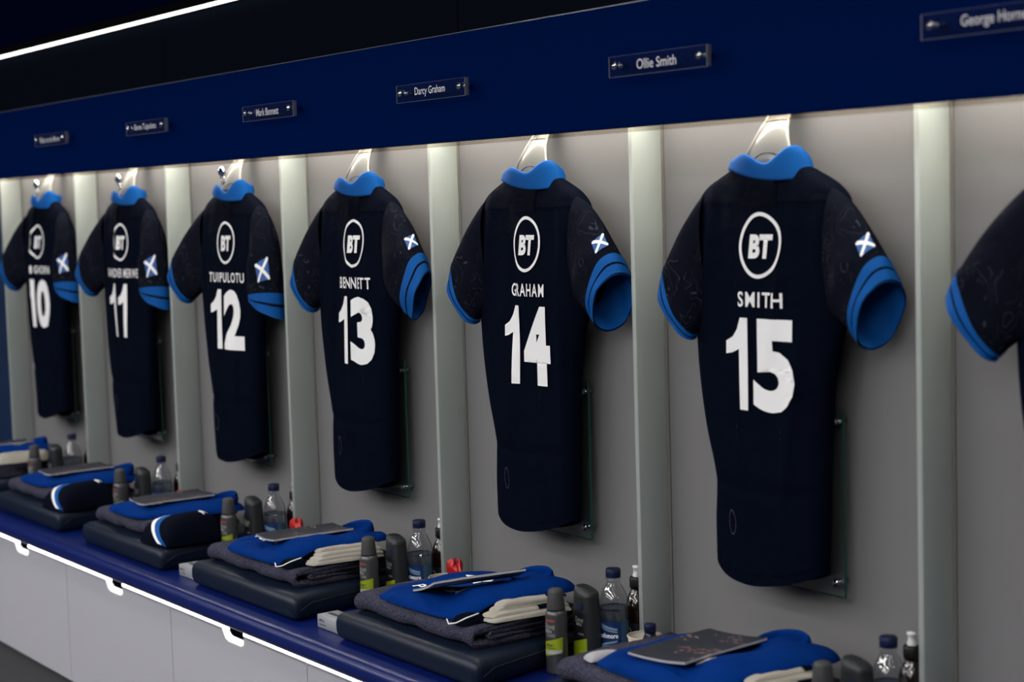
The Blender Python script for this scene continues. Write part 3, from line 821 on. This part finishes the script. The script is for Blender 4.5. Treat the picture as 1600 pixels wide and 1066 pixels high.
def drape(u, v):
    """the right hand side of a top rides up over the folded socks"""
    q = lambda t: (lambda k: k * k * (3 - 2 * k))(min(1.0, max(0.0, t)))
    return 0.030 * q((u - 0.05) / 0.75) * q((v + 0.95) / 0.55)
def build_top(kind):
    t = thing('training_top', (0, 0, 0))
    if kind == 0:
        wr = lambda u, v: 0.016 * math.exp(-((u - 0.2) / 0.35) ** 2 - ((v - 0.70) / 0.28) ** 2) + 0.0035 * math.sin(5 * u + 2.2 * v) + 0.0022 * math.sin(9 * u - 6 * v + 1) * (1 - v) * 0.6 - 0.006 * math.exp(-((u + 0.25 - 0.3 * v) / 0.10) ** 2) * max(0, 0.3 - v) + 0.002 * math.sin(11 * v + 4 * u)
        cn = [(-0.505, -0.425), (-0.180, -0.425), (-0.128, -0.120), (-0.500, -0.125)]
    elif kind == 2:
        wr = lambda u, v: 0.010 * math.exp(-((u - 0.1) / 0.35) ** 2 - ((v - 0.8) / 0.25) ** 2) + 0.004 * math.sin(4 * u - 3 * v) - 0.006 * math.exp(-((u + 0.35 - 0.2 * v) / 0.09) ** 2) * max(0, 0.2 - v)
        cn = [(-0.515, -0.428), (-0.255, -0.420), (-0.170, -0.115), (-0.505, -0.115)]
    else:
        wr = lambda u, v: 0.026 * math.exp(-((u - 0.25) / 0.30) ** 2 - ((v - 0.72) / 0.28) ** 2) + 0.004 * math.sin(4 * u - 3 * v) + 0.0024 * math.sin(8 * u + 7 * v) * (1 - v) * 0.6 - 0.007 * math.exp(-((u + 0.45 - 0.2 * v) / 0.08) ** 2) * max(0, 0.2 - v)
        cn = [(-0.520, -0.420), (-0.185, -0.415), (-0.122, -0.115), (-0.505, -0.115)]
    d, top = pillow(cn, 0.0, 0.026, 44, wr, 5, 0.40, 0.22, (0, 0) if kind == 2 else drape)
    TOPF[kind] = top
    b = obj('folded_body', d, MT['royal'], t)
    fn = lambda a, c: top(a, c, 0.0012)
    obj('sponsor_text', text_on('Peter Vardy', 1.14, 0.25, fn, 0.02, 0.12, 0, (-0.10, -0.44)), MT['print'], t)
    # maker mark: arrowhead with a notch
    obj('maker_mark', join(poly_on([(-0.62, 0.36), (-0.26, 0.62), (-0.22, 0.48), (-0.34, 0.40), (-0.22, 0.30), (-0.23, 0.18)], fn, 0.08), poly_on([(-0.29, 0.40), (-0.19, 0.48), (-0.14, 0.40), (-0.22, 0.32)], fn, 0.08)), MT['print'], t)
    # collar ring at the wall end
    rg = []
    for r_, z_ in ((0.052, 0.000), (0.056, 0.012), (0.052, 0.026), (0.046, 0.030), (0.044, 0.022), (0.046, 0.004)):
        rg.append([(-0.255 + 1.15 * r_ * math.cos(a), -0.165 + 0.62 * r_ * math.sin(a), (0.018 if kind == 2 else 0.034) + z_ * (0.75 + 0.35 * math.sin(a + 0.6))) for a in np.linspace(0, 2 * PI, 33)[:-1]])
    obj('collar', loft(rg), MT['royal'], t)
    # second layer hanging out below the front edge, with dark lining and pale piping
    if kind == 2: return t
    d2, top2 = pillow([(-0.20, -0.422), (-0.155, -0.405), (-0.155, -0.355), (-0.21, -0.36)], -0.004, 0.020, 14, None, 4, 0.5)
    ln = obj('lining', d2, MT['navy_yoke'], t)
    obj('piping', tube([(-0.205, -0.424, 0.006), (-0.19, -0.430, 0.000), (-0.172, -0.424, 0.004), (-0.158, -0.408, 0.014), (-0.146, -0.385, 0.022)], 0.0014, 6), MT['print'], ln)
    return t
def build_mag(bend, tilt):
    t = thing('match_programme', (0, 0, 0))
    def sheet(z0, z1, off=0.0, sx=1.0):
        n = 14; m = 10; V = []; Fc = []
        Lx, Ly = 0.150 * sx, 0.205 * sx
        for zz in (z0, z1):
            for j in range(m + 1):
                for i in range(n + 1):
                    u = i / n - .5; v_ = j / m - .5
                    V.append((u * Lx, v_ * Ly, zz + bend * (u * 2) ** 2 * 0.5 + tilt * (v_ + 0.5) - bend * 0.8 * max(0, -v_ - 0.2)))
        q = (n + 1) * (m + 1)
        for j in range(m):
            for i in range(n):
                a = j * (n + 1) + i
                Fc.append((a, a + n + 1, a + n + 2, a + 1)); Fc.append((q + a, q + a + 1, q + a + n + 2, q + a + n + 1))
        bd = [i for i in range(n + 1)] + [j * (n + 1) + n for j in range(1, m + 1)] + [m * (n + 1) + i for i in range(n - 1, -1, -1)] + [j * (n + 1) for j in range(m - 1, 0, -1)]
        for k in range(len(bd)):
            a, b = bd[k], bd[(k + 1) % len(bd)]; Fc.append((a, b, b + q, a + q))
        return V, Fc, False
    obj('pages', sheet(0.0, 0.0042), MT['page'], t)
    obj('cover', sheet(0.0043, 0.0050, 0, 1.0), MT['cover'], t)
    return t
def build_socks(kind):
    t = thing('folded_socks', (0, 0, 0))
    rr = random.Random(5 + kind)
    for i in range(4):
        z = 0.0080 * i
        x1 = -0.108 - 0.005 * i + rr.uniform(-.006, .006); x0 = -0.172
        yf = -0.372 + 0.012 * i + rr.uniform(-.008, .008)
        d, top = pillow([(x0, yf), (x1 - 0.02, yf + 0.006), (x1, -0.17), (x0, -0.17)], z, 0.0098, 16, lambda u, v: 0.001 * math.sin(9 * u + 3 * v + i), 6, 0.35, 0.12)
        lay = obj('sock_layer', d, MT['sock_white'], t)
        if kind >= 1 and i in (1, 3):
            a0, a1 = (0.15, 0.75) if i == 1 else (0.35, 0.98)
            bd = [(0.20, a0), (0.97, a0), (0.97, a1), (0.20, a1)]
            obj('navy_band', poly_on(bd, lambda a, c: tuple(np.array(top(a * 1.02, c, 0.0012)) + np.array((0.0012, 0, 0))), 0.07), MT['navy'], lay)
            if i == 3:
                obj('blue_band', poly_on([(0.20, 0.62), (0.98, 0.62), (0.98, 0.80), (0.20, 0.80)], lambda a, c: tuple(np.array(top(a * 1.02, c, 0.0020)) + np.array((0.0016, 0, 0))), 0.07), MT['blue'], lay)
    if kind == 2:     # pale toe that peeps out at the other end of the stack
        d, top = pillow([(-0.540, -0.392), (-0.500, -0.404), (-0.492, -0.330), (-0.512, -0.325)], 0.002, 0.014, 14, None, 3, 0.5)
        obj('sock_toe', d, MT['page'], t)
    return t
def build_shorts():
    t = thing('folded_shorts', (0, 0, 0))
    wr = lambda u, v: 0.004 * math.sin(3 * u + 2 * v)
    d, top = pillow([(-0.235, -0.446), (-0.065, -0.440), (-0.080, -0.230), (-0.235, -0.235)], 0.0, 0.072, 34, wr, 3.0, 0.55, 0.2, (0.0, 0.0))
    b = obj('folded_body', d, MT['navy_yoke'], t)
    dv = lambda d: -(1 - d ** (1 / 0.55)) ** (1 / 3.0)
    def arc(u0, u1, du):   # curved side panel rolling over the front edge
        V = []; Fc = []; n = 18
        for i in range(n + 1):
            s_ = i / n
            for k in range(4):
                u = u0 + (u1 - u0) * (s_ ** 1.25) + du * k / 3; v_ = dv(0.985 - 0.87 * s_)
                V.append(top(u, v_, 0.0014))
        for i in range(n):
            for k in range(3):
                a = i * 4 + k; Fc.append((a, a + 1, a + 5, a + 4))
        return V, Fc, True
    obj('blue_panel', arc(-0.42, 0.80, 0.34), MT['blue'], b)
    obj('white_panel', arc(-0.64, 0.58, 0.23), MT['print'], b)
    obj('maker_mark', poly_on([(0.05, 0.42), (0.40, 0.56), (0.36, 0.44), (0.55, 0.40), (0.30, 0.32)], lambda a, c: top(a, c, 0.0014), 0.1), MT['print'], t)
    return t

# ------------------------------------------------------------------ toiletries and bottles
def cyl_map(prof, c0=-PI / 2, off=0.0004):
    zz = [p[1] for p in prof]; rr = [p[0] for p in prof]
    def fn(a, b):
        r = float(np.interp(b, zz, rr)) + off
        th = c0 + a / r
        return (r * math.cos(th), r * math.sin(th), b)
    return fn
def build_deo():
    t = thing('deodorant_can', (0, 0, 0))
    pr = [(0.0, 0), (0.0215, 0), (0.0225, 0.003), (0.0225, 0.118), (0.0222, 0.122), (0.0205, 0.127), (0.0182, 0.1295), (0.0, 0.1295)]
    obj('can', lathe(pr, 40, False, False), MT['can_grey'], t)
    obj('cap', lathe([(0.0, 0.1297), (0.0188, 0.1297), (0.0188, 0.134), (0.0172, 0.150), (0.0160, 0.166), (0.0145, 0.171), (0.010, 0.1735), (0, 0.174)], 36, False, False), MT['can_cap'], t)
    body = [(0.0225, 0), (0.0225, 0.2)]
    m1 = cyl_map(body); m2 = cyl_map(body, off=0.0007); m3 = cyl_map(body, off=0.001)
    lb = obj('lime_label', poly_on([(-0.030, 0.030), (0.034, 0.046), (0.034, 0.077), (-0.030, 0.061)], m1, 0.006), MT['lime'], t)
    obj('silver_band', poly_on([(-0.028, 0.038), (0.032, 0.044), (0.032, 0.051), (-0.028, 0.047)], m2, 0.006), MT['silver'], lb)
    obj('red_bar', poly_on([(-0.008, 0.1085), (0.018, 0.1085), (0.018, 0.1125), (-0.008, 0.1125)], m1, 0.006), MT['redbar'], t)
    obj('lettering', join(text_on('Dove', 0.027, 0.0125, m1, 0.0, 0.2, 0.15, (0.004, 0.099)), text_on('MEN', 0.017, 0.0065, m1, 0.02, 0.2, 0, (0.002, 0.0885)), text_on('+CARE', 0.022, 0.0065, m1, 0, 0.2, 0, (0.007, 0.080))), MT['silver'], t)
    obj('sport_text', join(text_on('SPORT', 0.020, 0.0055, m3, 0.02, 0.2, 0, (0.006, 0.0595)), poly_on([(-0.004, 0.0535), (0.020, 0.0535), (0.020, 0.0545), (-0.004, 0.0545)], m3, 0.006)), MT['ink'], t)
    return t
def build_gel():
    t = thing('shower_gel_bottle', (0, 0, 0))
    def ring(z, kx, ky, dz=0.0):
        rg = []
        for i in range(44):
            a = 2 * PI * i / 44; co, si = math.cos(a), math.sin(a)
            x = kx * math.copysign(abs(co) ** 0.7, co); y = ky * math.copysign(abs(si) ** 0.7, si)
            rg.append((x, y, z + dz * x / max(kx, 1e-6)))
        return rg
    rings = [ring(0, .0, .0), ring(0, .0255, .0205), ring(0.004, .0275, .0225), ring(0.06, .0285, .0235), ring(0.120, .0280, .0225), ring(0.146, .0270, .0215)]
    obj('bottle', loft(rings), MT['gel'], t)
    cap = [ring(0.1465, .0268, .0212), ring(0.150, .0268, .0212, -0.001), ring(0.160, .0262, .0200, -0.0045), ring(0.164, .0235, .0170, -0.0055), ring(0.1635, .0, .0, 0)]
    obj('cap', loft(cap), MT['gel'], t)
    def fn(a, b, off=0.0006):
        k = max(-0.98, min(0.98, a / 0.0285)); y = 0.0235 * (1 - abs(k) ** (2 / 0.7)) ** 0.35
        return (a, -(y + off), b)
    lb = obj('front_label', poly_on([(-0.020, 0.012), (0.0225, 0.012), (0.0225, 0.118), (-0.020, 0.124)], fn, 0.006), MT['gel_label'], t)
    obj('lime_patch', poly_on([(-0.020, 0.022), (0.0225, 0.016), (0.0225, 0.066), (-0.020, 0.054)], lambda a, b: fn(a, b, 0.001), 0.006), MT['lime'], lb)
    obj('lettering', join(text_on('Dove', 0.024, 0.011, lambda a, b: fn(a, b, 0.001), 0, 0.2, 0.15, (0.004, 0.104)), text_on('MEN', 0.016, 0.006, lambda a, b: fn(a, b, 0.001), 0.02, 0.2, 0, (0.003, 0.094)), text_on('+CARE', 0.016, 0.004, lambda a, b: fn(a, b, 0.001), 0, 0.2, 0, (0.008, 0.074))), MT['silver'], t)
    obj('badge', poly_on(ellipse_ring(0.010, 0.131, 0.0048, 0.0060, 0, 20), lambda a, b: fn(a, b, 0.001), 0.01), MT['label_blue'], t)
    return t
WPROF = [(0.0, 0.003), (0.020, 0.0), (0.0265, 0.002), (0.0295, 0.010), (0.0305, 0.022), (0.0300, 0.035), (0.0305, 0.040), (0.0305, 0.098), (0.0315, 0.104), (0.0315, 0.122), (0.0300, 0.136), (0.0260, 0.150), (0.0205, 0.162), (0.0150, 0.171), (0.0135, 0.176), (0.0135, 0.180), (0.0165, 0.1815), (0.0165, 0.183), (0.0128, 0.184)]
def build_water():
    t = thing('water_bottle', (0, 0, 0))
    obj('bottle', lathe(WPROF, 40, False, False), MT['pet'], t)
    wp = [(0.0, 0.004)] + [(r - 0.0012, z + 0.0008) for r, z in WPROF[1:10]] + [(0.0302, 0.118), (0.0, 0.118)]
    obj('water', lathe(wp, 40, False, False), MT['water'], t)
    rib = []
    for k in range(24): rib.append(rod((0.0150 * math.cos(2 * PI * k / 24), 0.0150 * math.sin(2 * PI * k / 24), 0.1865), (0.0150 * math.cos(2 * PI * k / 24), 0.0150 * math.sin(2 * PI * k / 24), 0.2005), 0.0008, 5))
    obj('cap', join(lathe([(0.0152, 0.1842), (0.0152, 0.199), (0.0140, 0.2025), (0.0, 0.2025)], 32, False, False), *rib), MT['cap_blue'], t)
    m1 = cyl_map(WPROF, -PI / 2 + 0.71, 0.0006); m2 = cyl_map(WPROF, -PI / 2 + 0.71, 0.0009)
    lb = obj('label', poly_on([(-0.050, 0.042), (0.020, 0.042), (0.020, 0.097), (-0.050, 0.097)], m1, 0.007), MT['label_blue'], t)
    obj('side_label', poly_on([(0.0203, 0.042), (0.044, 0.042), (0.044, 0.097), (0.0203, 0.097)], m1, 0.007), MT['label_teal'], lb)
    def swoosh(z0, z1, h): return [(-0.026 + 0.038 * i / 10, z0 + (z1 - z0) * (i / 10) ** 0.5) for i in range(11)] + [(-0.026 + 0.038 * i / 10, z0 - h + (z1 - z0) * (i / 10) ** 0.5) for i in range(10, -1, -1)]
    obj('swoosh', join(poly_on(swoosh(0.096, 0.083, 0.005), m2, 0.007), poly_on(swoosh(0.089, 0.0765, 0.003), m2, 0.007)), MT['label_pale'], lb)
    obj('swoosh', join(poly_on(swoosh(0.046, 0.0585, 0.004), m2, 0.007), poly_on(swoosh(0.0425, 0.0510, 0.003), m2, 0.007)), MT['label_pale'], lb)
    obj('lettering', text_on('Strathmore', 0.052, 0.0105, m2, 0.02, 0.2, 0, (-0.0125, 0.068)), MT['print'], lb)
    return t
def build_cola():
    t = thing('sports_drink_bottle', (0, 0, 0))
    pr = [(0.0, 0.0), (0.0235, 0.0), (0.0255, 0.004), (0.0255, 0.080), (0.0265, 0.086), (0.0265, 0.108), (0.0240, 0.122), (0.0190, 0.134), (0.0140, 0.143), (0.0125, 0.150), (0.0, 0.150)]
    obj('bottle', lathe(pr, 36, False, False), MT['drink'], t)
    obj('label', lathe([(0.0258, 0.030), (0.0259, 0.031), (0.0259, 0.078), (0.0258, 0.079)], 36, False, False), MT['blackpl'], t)
    obj('cap', lathe([(0.0, 0.1502), (0.0150, 0.1502), (0.0155, 0.154), (0.0155, 0.170), (0.0140, 0.173), (0.0, 0.173)], 30, False, False), MT['blackpl'], t)
    obj('spout', lathe([(0.0088, 0.1732), (0.0088, 0.178), (0.0072, 0.180), (0.0072, 0.190), (0.0090, 0.191), (0.0090, 0.196), (0.0, 0.197)], 24, False, False), MT['whitepl'], t)
    m1 = cyl_map([(0.0259, 0), (0.0259, 1)], -PI / 2 - 0.35, 0.0007)
    obj('lettering', text_on('PRO', 0.040, 0.018, m1, 0.0, 0.2, 0, (-0.002, 0.062)), MT['silver'], t)
    obj('roundel', poly_on(ellipse_ring(0.010, 0.018, 0.010, 0.010, 0, 24), cyl_map(pr[2:4], -PI / 2, 0.0006), 0.01, ellipse_ring(0.010, 0.018, 0.0082, 0.0082, 0, 24)), MT['silver'], t)
    return t
def build_cup():
    t = thing('paper_cup', (0, 0, 0))
    obj('wall', lathe([(0.0, 0.002), (0.0245, 0.002), (0.0345, 0.086), (0.0335, 0.086), (0.0235, 0.004), (0.0, 0.004)], 40, False, False), MT['cup'], t)
    rim = [(0.0345 + 0.0016 * math.cos(a), 0.0865 + 0.0016 * math.sin(a)) for a in np.linspace(0, 2 * PI, 11)]
    obj('rim', lathe(rim, 40, False, False), MT['cup'], t)
    return t
def build_snack():
    t = thing('snack_wrapper', (0, 0, 0))
    d, top = pillow([(-0.016, -0.010), (0.016, -0.010), (0.016, 0.010), (-0.016, 0.010)], 0.0, 0.01, 8)
    rings = []
    for z, a, b in [(0.0, .012, .008), (0.01, .015, .009), (0.05, .0155, .0095), (0.062, .0145, .008), (0.072, .010, .004)]:
        rings.append([(a * math.cos(q) * (1 + 0.05 * math.sin(5 * q + 60 * z)), b * math.sin(q), z) for q in np.linspace(0, 2 * PI, 25)[:-1]])
    obj('packet', loft(rings, True, True, True), MT['wrap_black'], t)
    rr = random.Random(3)
    rings = []
    for z, a in [(0.060, .012), (0.068, .020), (0.080, .022), (0.092, .020), (0.102, .014), (0.106, .004)]:
        rings.append([((a * (1 + 0.28 * math.sin(3 * q + 40 * z) + rr.uniform(-.10, .10))) * math.cos(q), (a * .6 * (1 + rr.uniform(-.15, .15))) * math.sin(q), z + 0.008 * math.sin(2 * q) + rr.uniform(-.002, .002)) for q in np.linspace(0, 2 * PI, 19)[:-1]])
    w = loft(rings, True, True, True)
    obj('foil_top', (w[0], w[1], False), MT['foil_red'], t)
    obj('yellow_print', poly_on([(-0.010, 0.034), (0.004, 0.030), (0.012, 0.042), (-0.004, 0.046)], lambda a, b: (a, -0.0100, b), 0.01), MT['yellow'], t)
    obj('white_print', poly_on([(-0.013, 0.048), (-0.001, 0.044), (0.001, 0.054), (-0.011, 0.058)], lambda a, b: (a, -0.0100, b), 0.01), MT['print'], t)
    return t
def build_shot():
    t = thing('shot_bottle', (0, 0, 0))
    def sq(a, z): return [(a * math.copysign(abs(math.cos(q)) ** .75, math.cos(q)), a * math.copysign(abs(math.sin(q)) ** .75, math.sin(q)), z) for q in np.linspace(0, 2 * PI, 33)[:-1]]
    obj('bottle', loft([sq(0.0, 0), sq(0.0165, 0), sq(0.0175, 0.003), sq(0.0175, 0.062), sq(0.0165, 0.069), sq(0.0105, 0.084), sq(0.0100, 0.088), sq(0, 0.088)]), MT['shot'], t)
    obj('cap', lathe([(0.0, 0.0882), (0.0122, 0.0882), (0.0122, 0.1035), (0.0112, 0.105), (0.0, 0.105)], 14, False, False), MT['cap_blue'], t)
    fn = lambda a, b: (-b + 0.0, -0.0180, a)
    obj('lettering', text_on('IT+D', 0.050, 0.010, fn, 0.02, 0.3, 0, (0.040, 0.006)), MT['print'], t)
    obj('orange_print', poly_on([(0.022, -0.004), (0.052, -0.004), (0.052, -0.010), (0.022, -0.010)], fn, 0.02), MT['orange'], t)
    return t
def build_carton():
    t = thing('small_carton', (0, 0, 0))
    obj('box', bevel_box(0.0, 0.115, 0.0, 0.055, 0.0, 0.030, 0.0012, 1), MT['carton'], t)
    f1 = lambda a, b: (a, -0.0004, b)
    obj('lettering', join(text_on('MTIC', 0.024, 0.0065, f1, 0.02, 0, 0, (0.022, 0.018)), poly_on([(0.010, 0.008), (0.040, 0.008), (0.040, 0.010), (0.010, 0.010)], f1, 1)), MT['ink'], t)
    obj('top_stripe', poly_on([(0.010, 0.020), (0.100, 0.020), (0.100, 0.032), (0.010, 0.032)], lambda a, b: (a, b, 0.0304), 1), MT['can_cap'], t)
    return t

def spread(builder, bays, loc, label, cat, group, jitter=0.0, rot=0.0, seed=1):
    rr = random.Random(seed); proto = builder()
    for i, n in enumerate(bays):
        t = proto if i == 0 else copy_tree(proto)
        j = [rr.uniform(-jitter, jitter) for _ in range(3)]
        place(t, (-(15 - n) * W + loc[0] + j[0], loc[1] + j[1], loc[2]), label % WORD[n], cat, group, rot * j[2] / max(jitter, 1e-6))
ALL = (15, 14, 13, 12, 11, 10)
spread(build_pad, ALL, (0, 0, ZB + 0.0006), 'dark navy vinyl seat pad on the bench below jersey number %s', 'seat pad', 'seat pads on the bench')
ZP = ZB + 0.0006 + PZ
spread(lambda: build_towel(-0.245), (12, 11), (0, 0, ZP + 0.001), 'folded charcoal terry towel on the pad below jersey number %s', 'towel', 'folded towels on the pads')
spread(build_towel, (15, 14, 13, 10), (0, 0, ZP + 0.001), 'folded charcoal terry towel on the pad below jersey number %s', 'towel', 'folded towels on the pads')
ZT = ZP + 0.001 + 0.0455
spread(lambda: build_top(2), (12, 11), (0, 0, ZT + 0.002), 'folded royal blue training top on the towel below jersey number %s', 'training top', 'folded blue tops', 0.006, 0.02, 3)
spread(lambda: build_top(0), (13, 10), (0, 0, ZT + 0.002), 'folded royal blue training top on the towel below jersey number %s', 'training top', 'folded blue tops', 0.006, 0.02)
spread(lambda: build_top(1), (15, 14), (0, 0, ZT + 0.002), 'folded royal blue training top on the towel below jersey number %s', 'training top', 'folded blue tops', 0.006, 0.02, 2)
mg = build_mag(0.007, 0.0)
for i, n in enumerate(ALL):
    t = mg if i == 0 else copy_tree(mg)
    x, y, rz, dz, ry = {15: (-0.352, -0.272, 0.03, 0.041, -0.07), 14: (-0.300, -0.300, -0.25, 0.058, -0.30), 13: (-0.310, -0.282, -0.18, 0.042, -0.07), 12: (-0.365, -0.275, -0.12, 0.031, -0.03), 11: (-0.36, -0.27, -0.10, 0.031, -0.03), 10: (-0.33, -0.27, -0.14, 0.042, -0.07)}[n]
    tp = TOPF[{15: 1, 14: 1, 13: 0, 10: 0, 12: 2, 11: 2}[n]]; dz = 0.0
    for iu in range(41):                                   # rest each one on the cloth under it
        for iv in range(41):
            px, py, pz = tp(iu / 20 - 1, iv / 20 - 1)
            la = (px - x) * math.cos(rz) + (py - y) * math.sin(rz); lb = -(px - x) * math.sin(rz) + (py - y) * math.cos(rz)
            if abs(la) < 0.076 and abs(lb) < 0.104:
                dz = max(dz, pz + math.sin(ry) * la - 0.02 * lb - 0.007 * 2 * (la / 0.075) ** 2 * 0.25 - 0.0015)
    place(t, (-(15 - n) * W + x, y, ZT + 0.002 + dz), 'dark covered match programme lying on the blue top below jersey number %s' % WORD[n], 'magazine', 'match programmes on the tops', rz)
    t.rotation_euler = (0.02, ry, rz)
sk = [build_socks(0), build_socks(1), build_socks(2)]
for n, k in ((13, 0), (14, 1), (15, 2), (10, 0)):
    t = sk[k] if n != 10 else copy_tree(sk[0])
    place(t, (-(15 - n) * W + 0.0, 0.0, ZT + 0.003), {13: 'plain cream folded socks sticking out under the blue top below jersey thirteen', 14: 'cream and navy folded socks on the towel below jersey fourteen', 15: 'cream socks with navy and light blue bands below jersey fifteen', 10: 'white folded socks on the towel below jersey ten'}[n], 'socks', 'folded socks on the towels')
spread(build_shorts, (12, 11), (0.0, 0.0, ZP + 0.001), 'folded navy shorts with white and blue curved side panel below jersey number %s', 'shorts', 'folded shorts on the towels')
spread(build_deo, ALL, (-0.0755, -0.24, ZB + 0.0006), 'grey deodorant can with lime label on the bench below jersey number %s', 'deodorant', 'deodorant cans on the bench', 0.002, 0.1)
spread(build_gel, ALL, (-0.063, -0.170, ZB + 0.0006), 'charcoal shower gel bottle on the bench below jersey number %s', 'shower gel', 'shower gel bottles on the bench', 0.002, 0.06)
spread(build_water, ALL, (-0.0385, -0.118, ZB + 0.0006), 'clear water bottle with navy cap by the divider right of jersey number %s', 'water bottle', 'water bottles on the bench', 0.0015, 0.15)
spread(build_cola, ALL, (-0.047, -0.048, ZB + 0.0006), 'dark drink bottle with white spout in the corner right of jersey number %s', 'drink bottle', 'dark drink bottles on the bench', 0.001, 0.05)
cp = build_cup(); sn = build_snack(); first = True
for n, dx in ((14, 0.078), (13, 0.090), (12, 0.090)):
    c = cp if n == 14 else copy_tree(cp)
    place(c, (-(15 - n) * W + dx, -0.135, ZB + 0.0006), 'cream paper cup behind the clothes just right of the divider between jerseys %s and %s' % (WORD[n], WORD[n + 1]), 'cup', 'paper cups on the bench')
for i, (n, x, y, z, rx, lab) in enumerate(((13, 0.112, -0.128, ZB + 0.024, 0.16, 'red topped snack wrapper standing in the cup right of the bottle of jersey thirteen'), (12, 0.098, -0.130, ZB + 0.018, 0.10, 'red snack wrapper by the divider right of jersey twelve'),
        (11, 0.092, -0.12, ZB + 0.0008, 0.05, 'red snack wrapper by the divider right of jersey eleven'), (9, -0.105, -0.16, ZB + 0.0008, 0.06, 'red snack wrapper before the navy wall at the left edge'), (9, -0.045, -0.14, ZB + 0.0008, 0.0, 'red snack wrapper against the leftmost divider'))):
    s_ = sn if i == 0 else copy_tree(sn)
    place(s_, (-(15 - n) * W + x, y, z), lab, 'snack', 'red snack wrappers', 0.2 * i)
    s_.rotation_euler = (0, rx, 0.3)
sh = build_shot(); place(sh, (-W + 0.086, -0.128, ZB + 0.0062), 'small navy shot bottle standing in the paper cup by jersey fifteen', 'bottle')
ct = build_carton()
place(ct, (-1.483, -0.425, ZB + 0.0006), 'small white printed carton on the bench left of the pad below jersey fourteen', 'carton', 'small cartons on the bench')
c2 = copy_tree(ct); place(c2, (-2.225, -0.425, ZB + 0.0006), 'small white printed carton on the bench left of the pad below jersey thirteen', 'carton', 'small cartons on the bench')
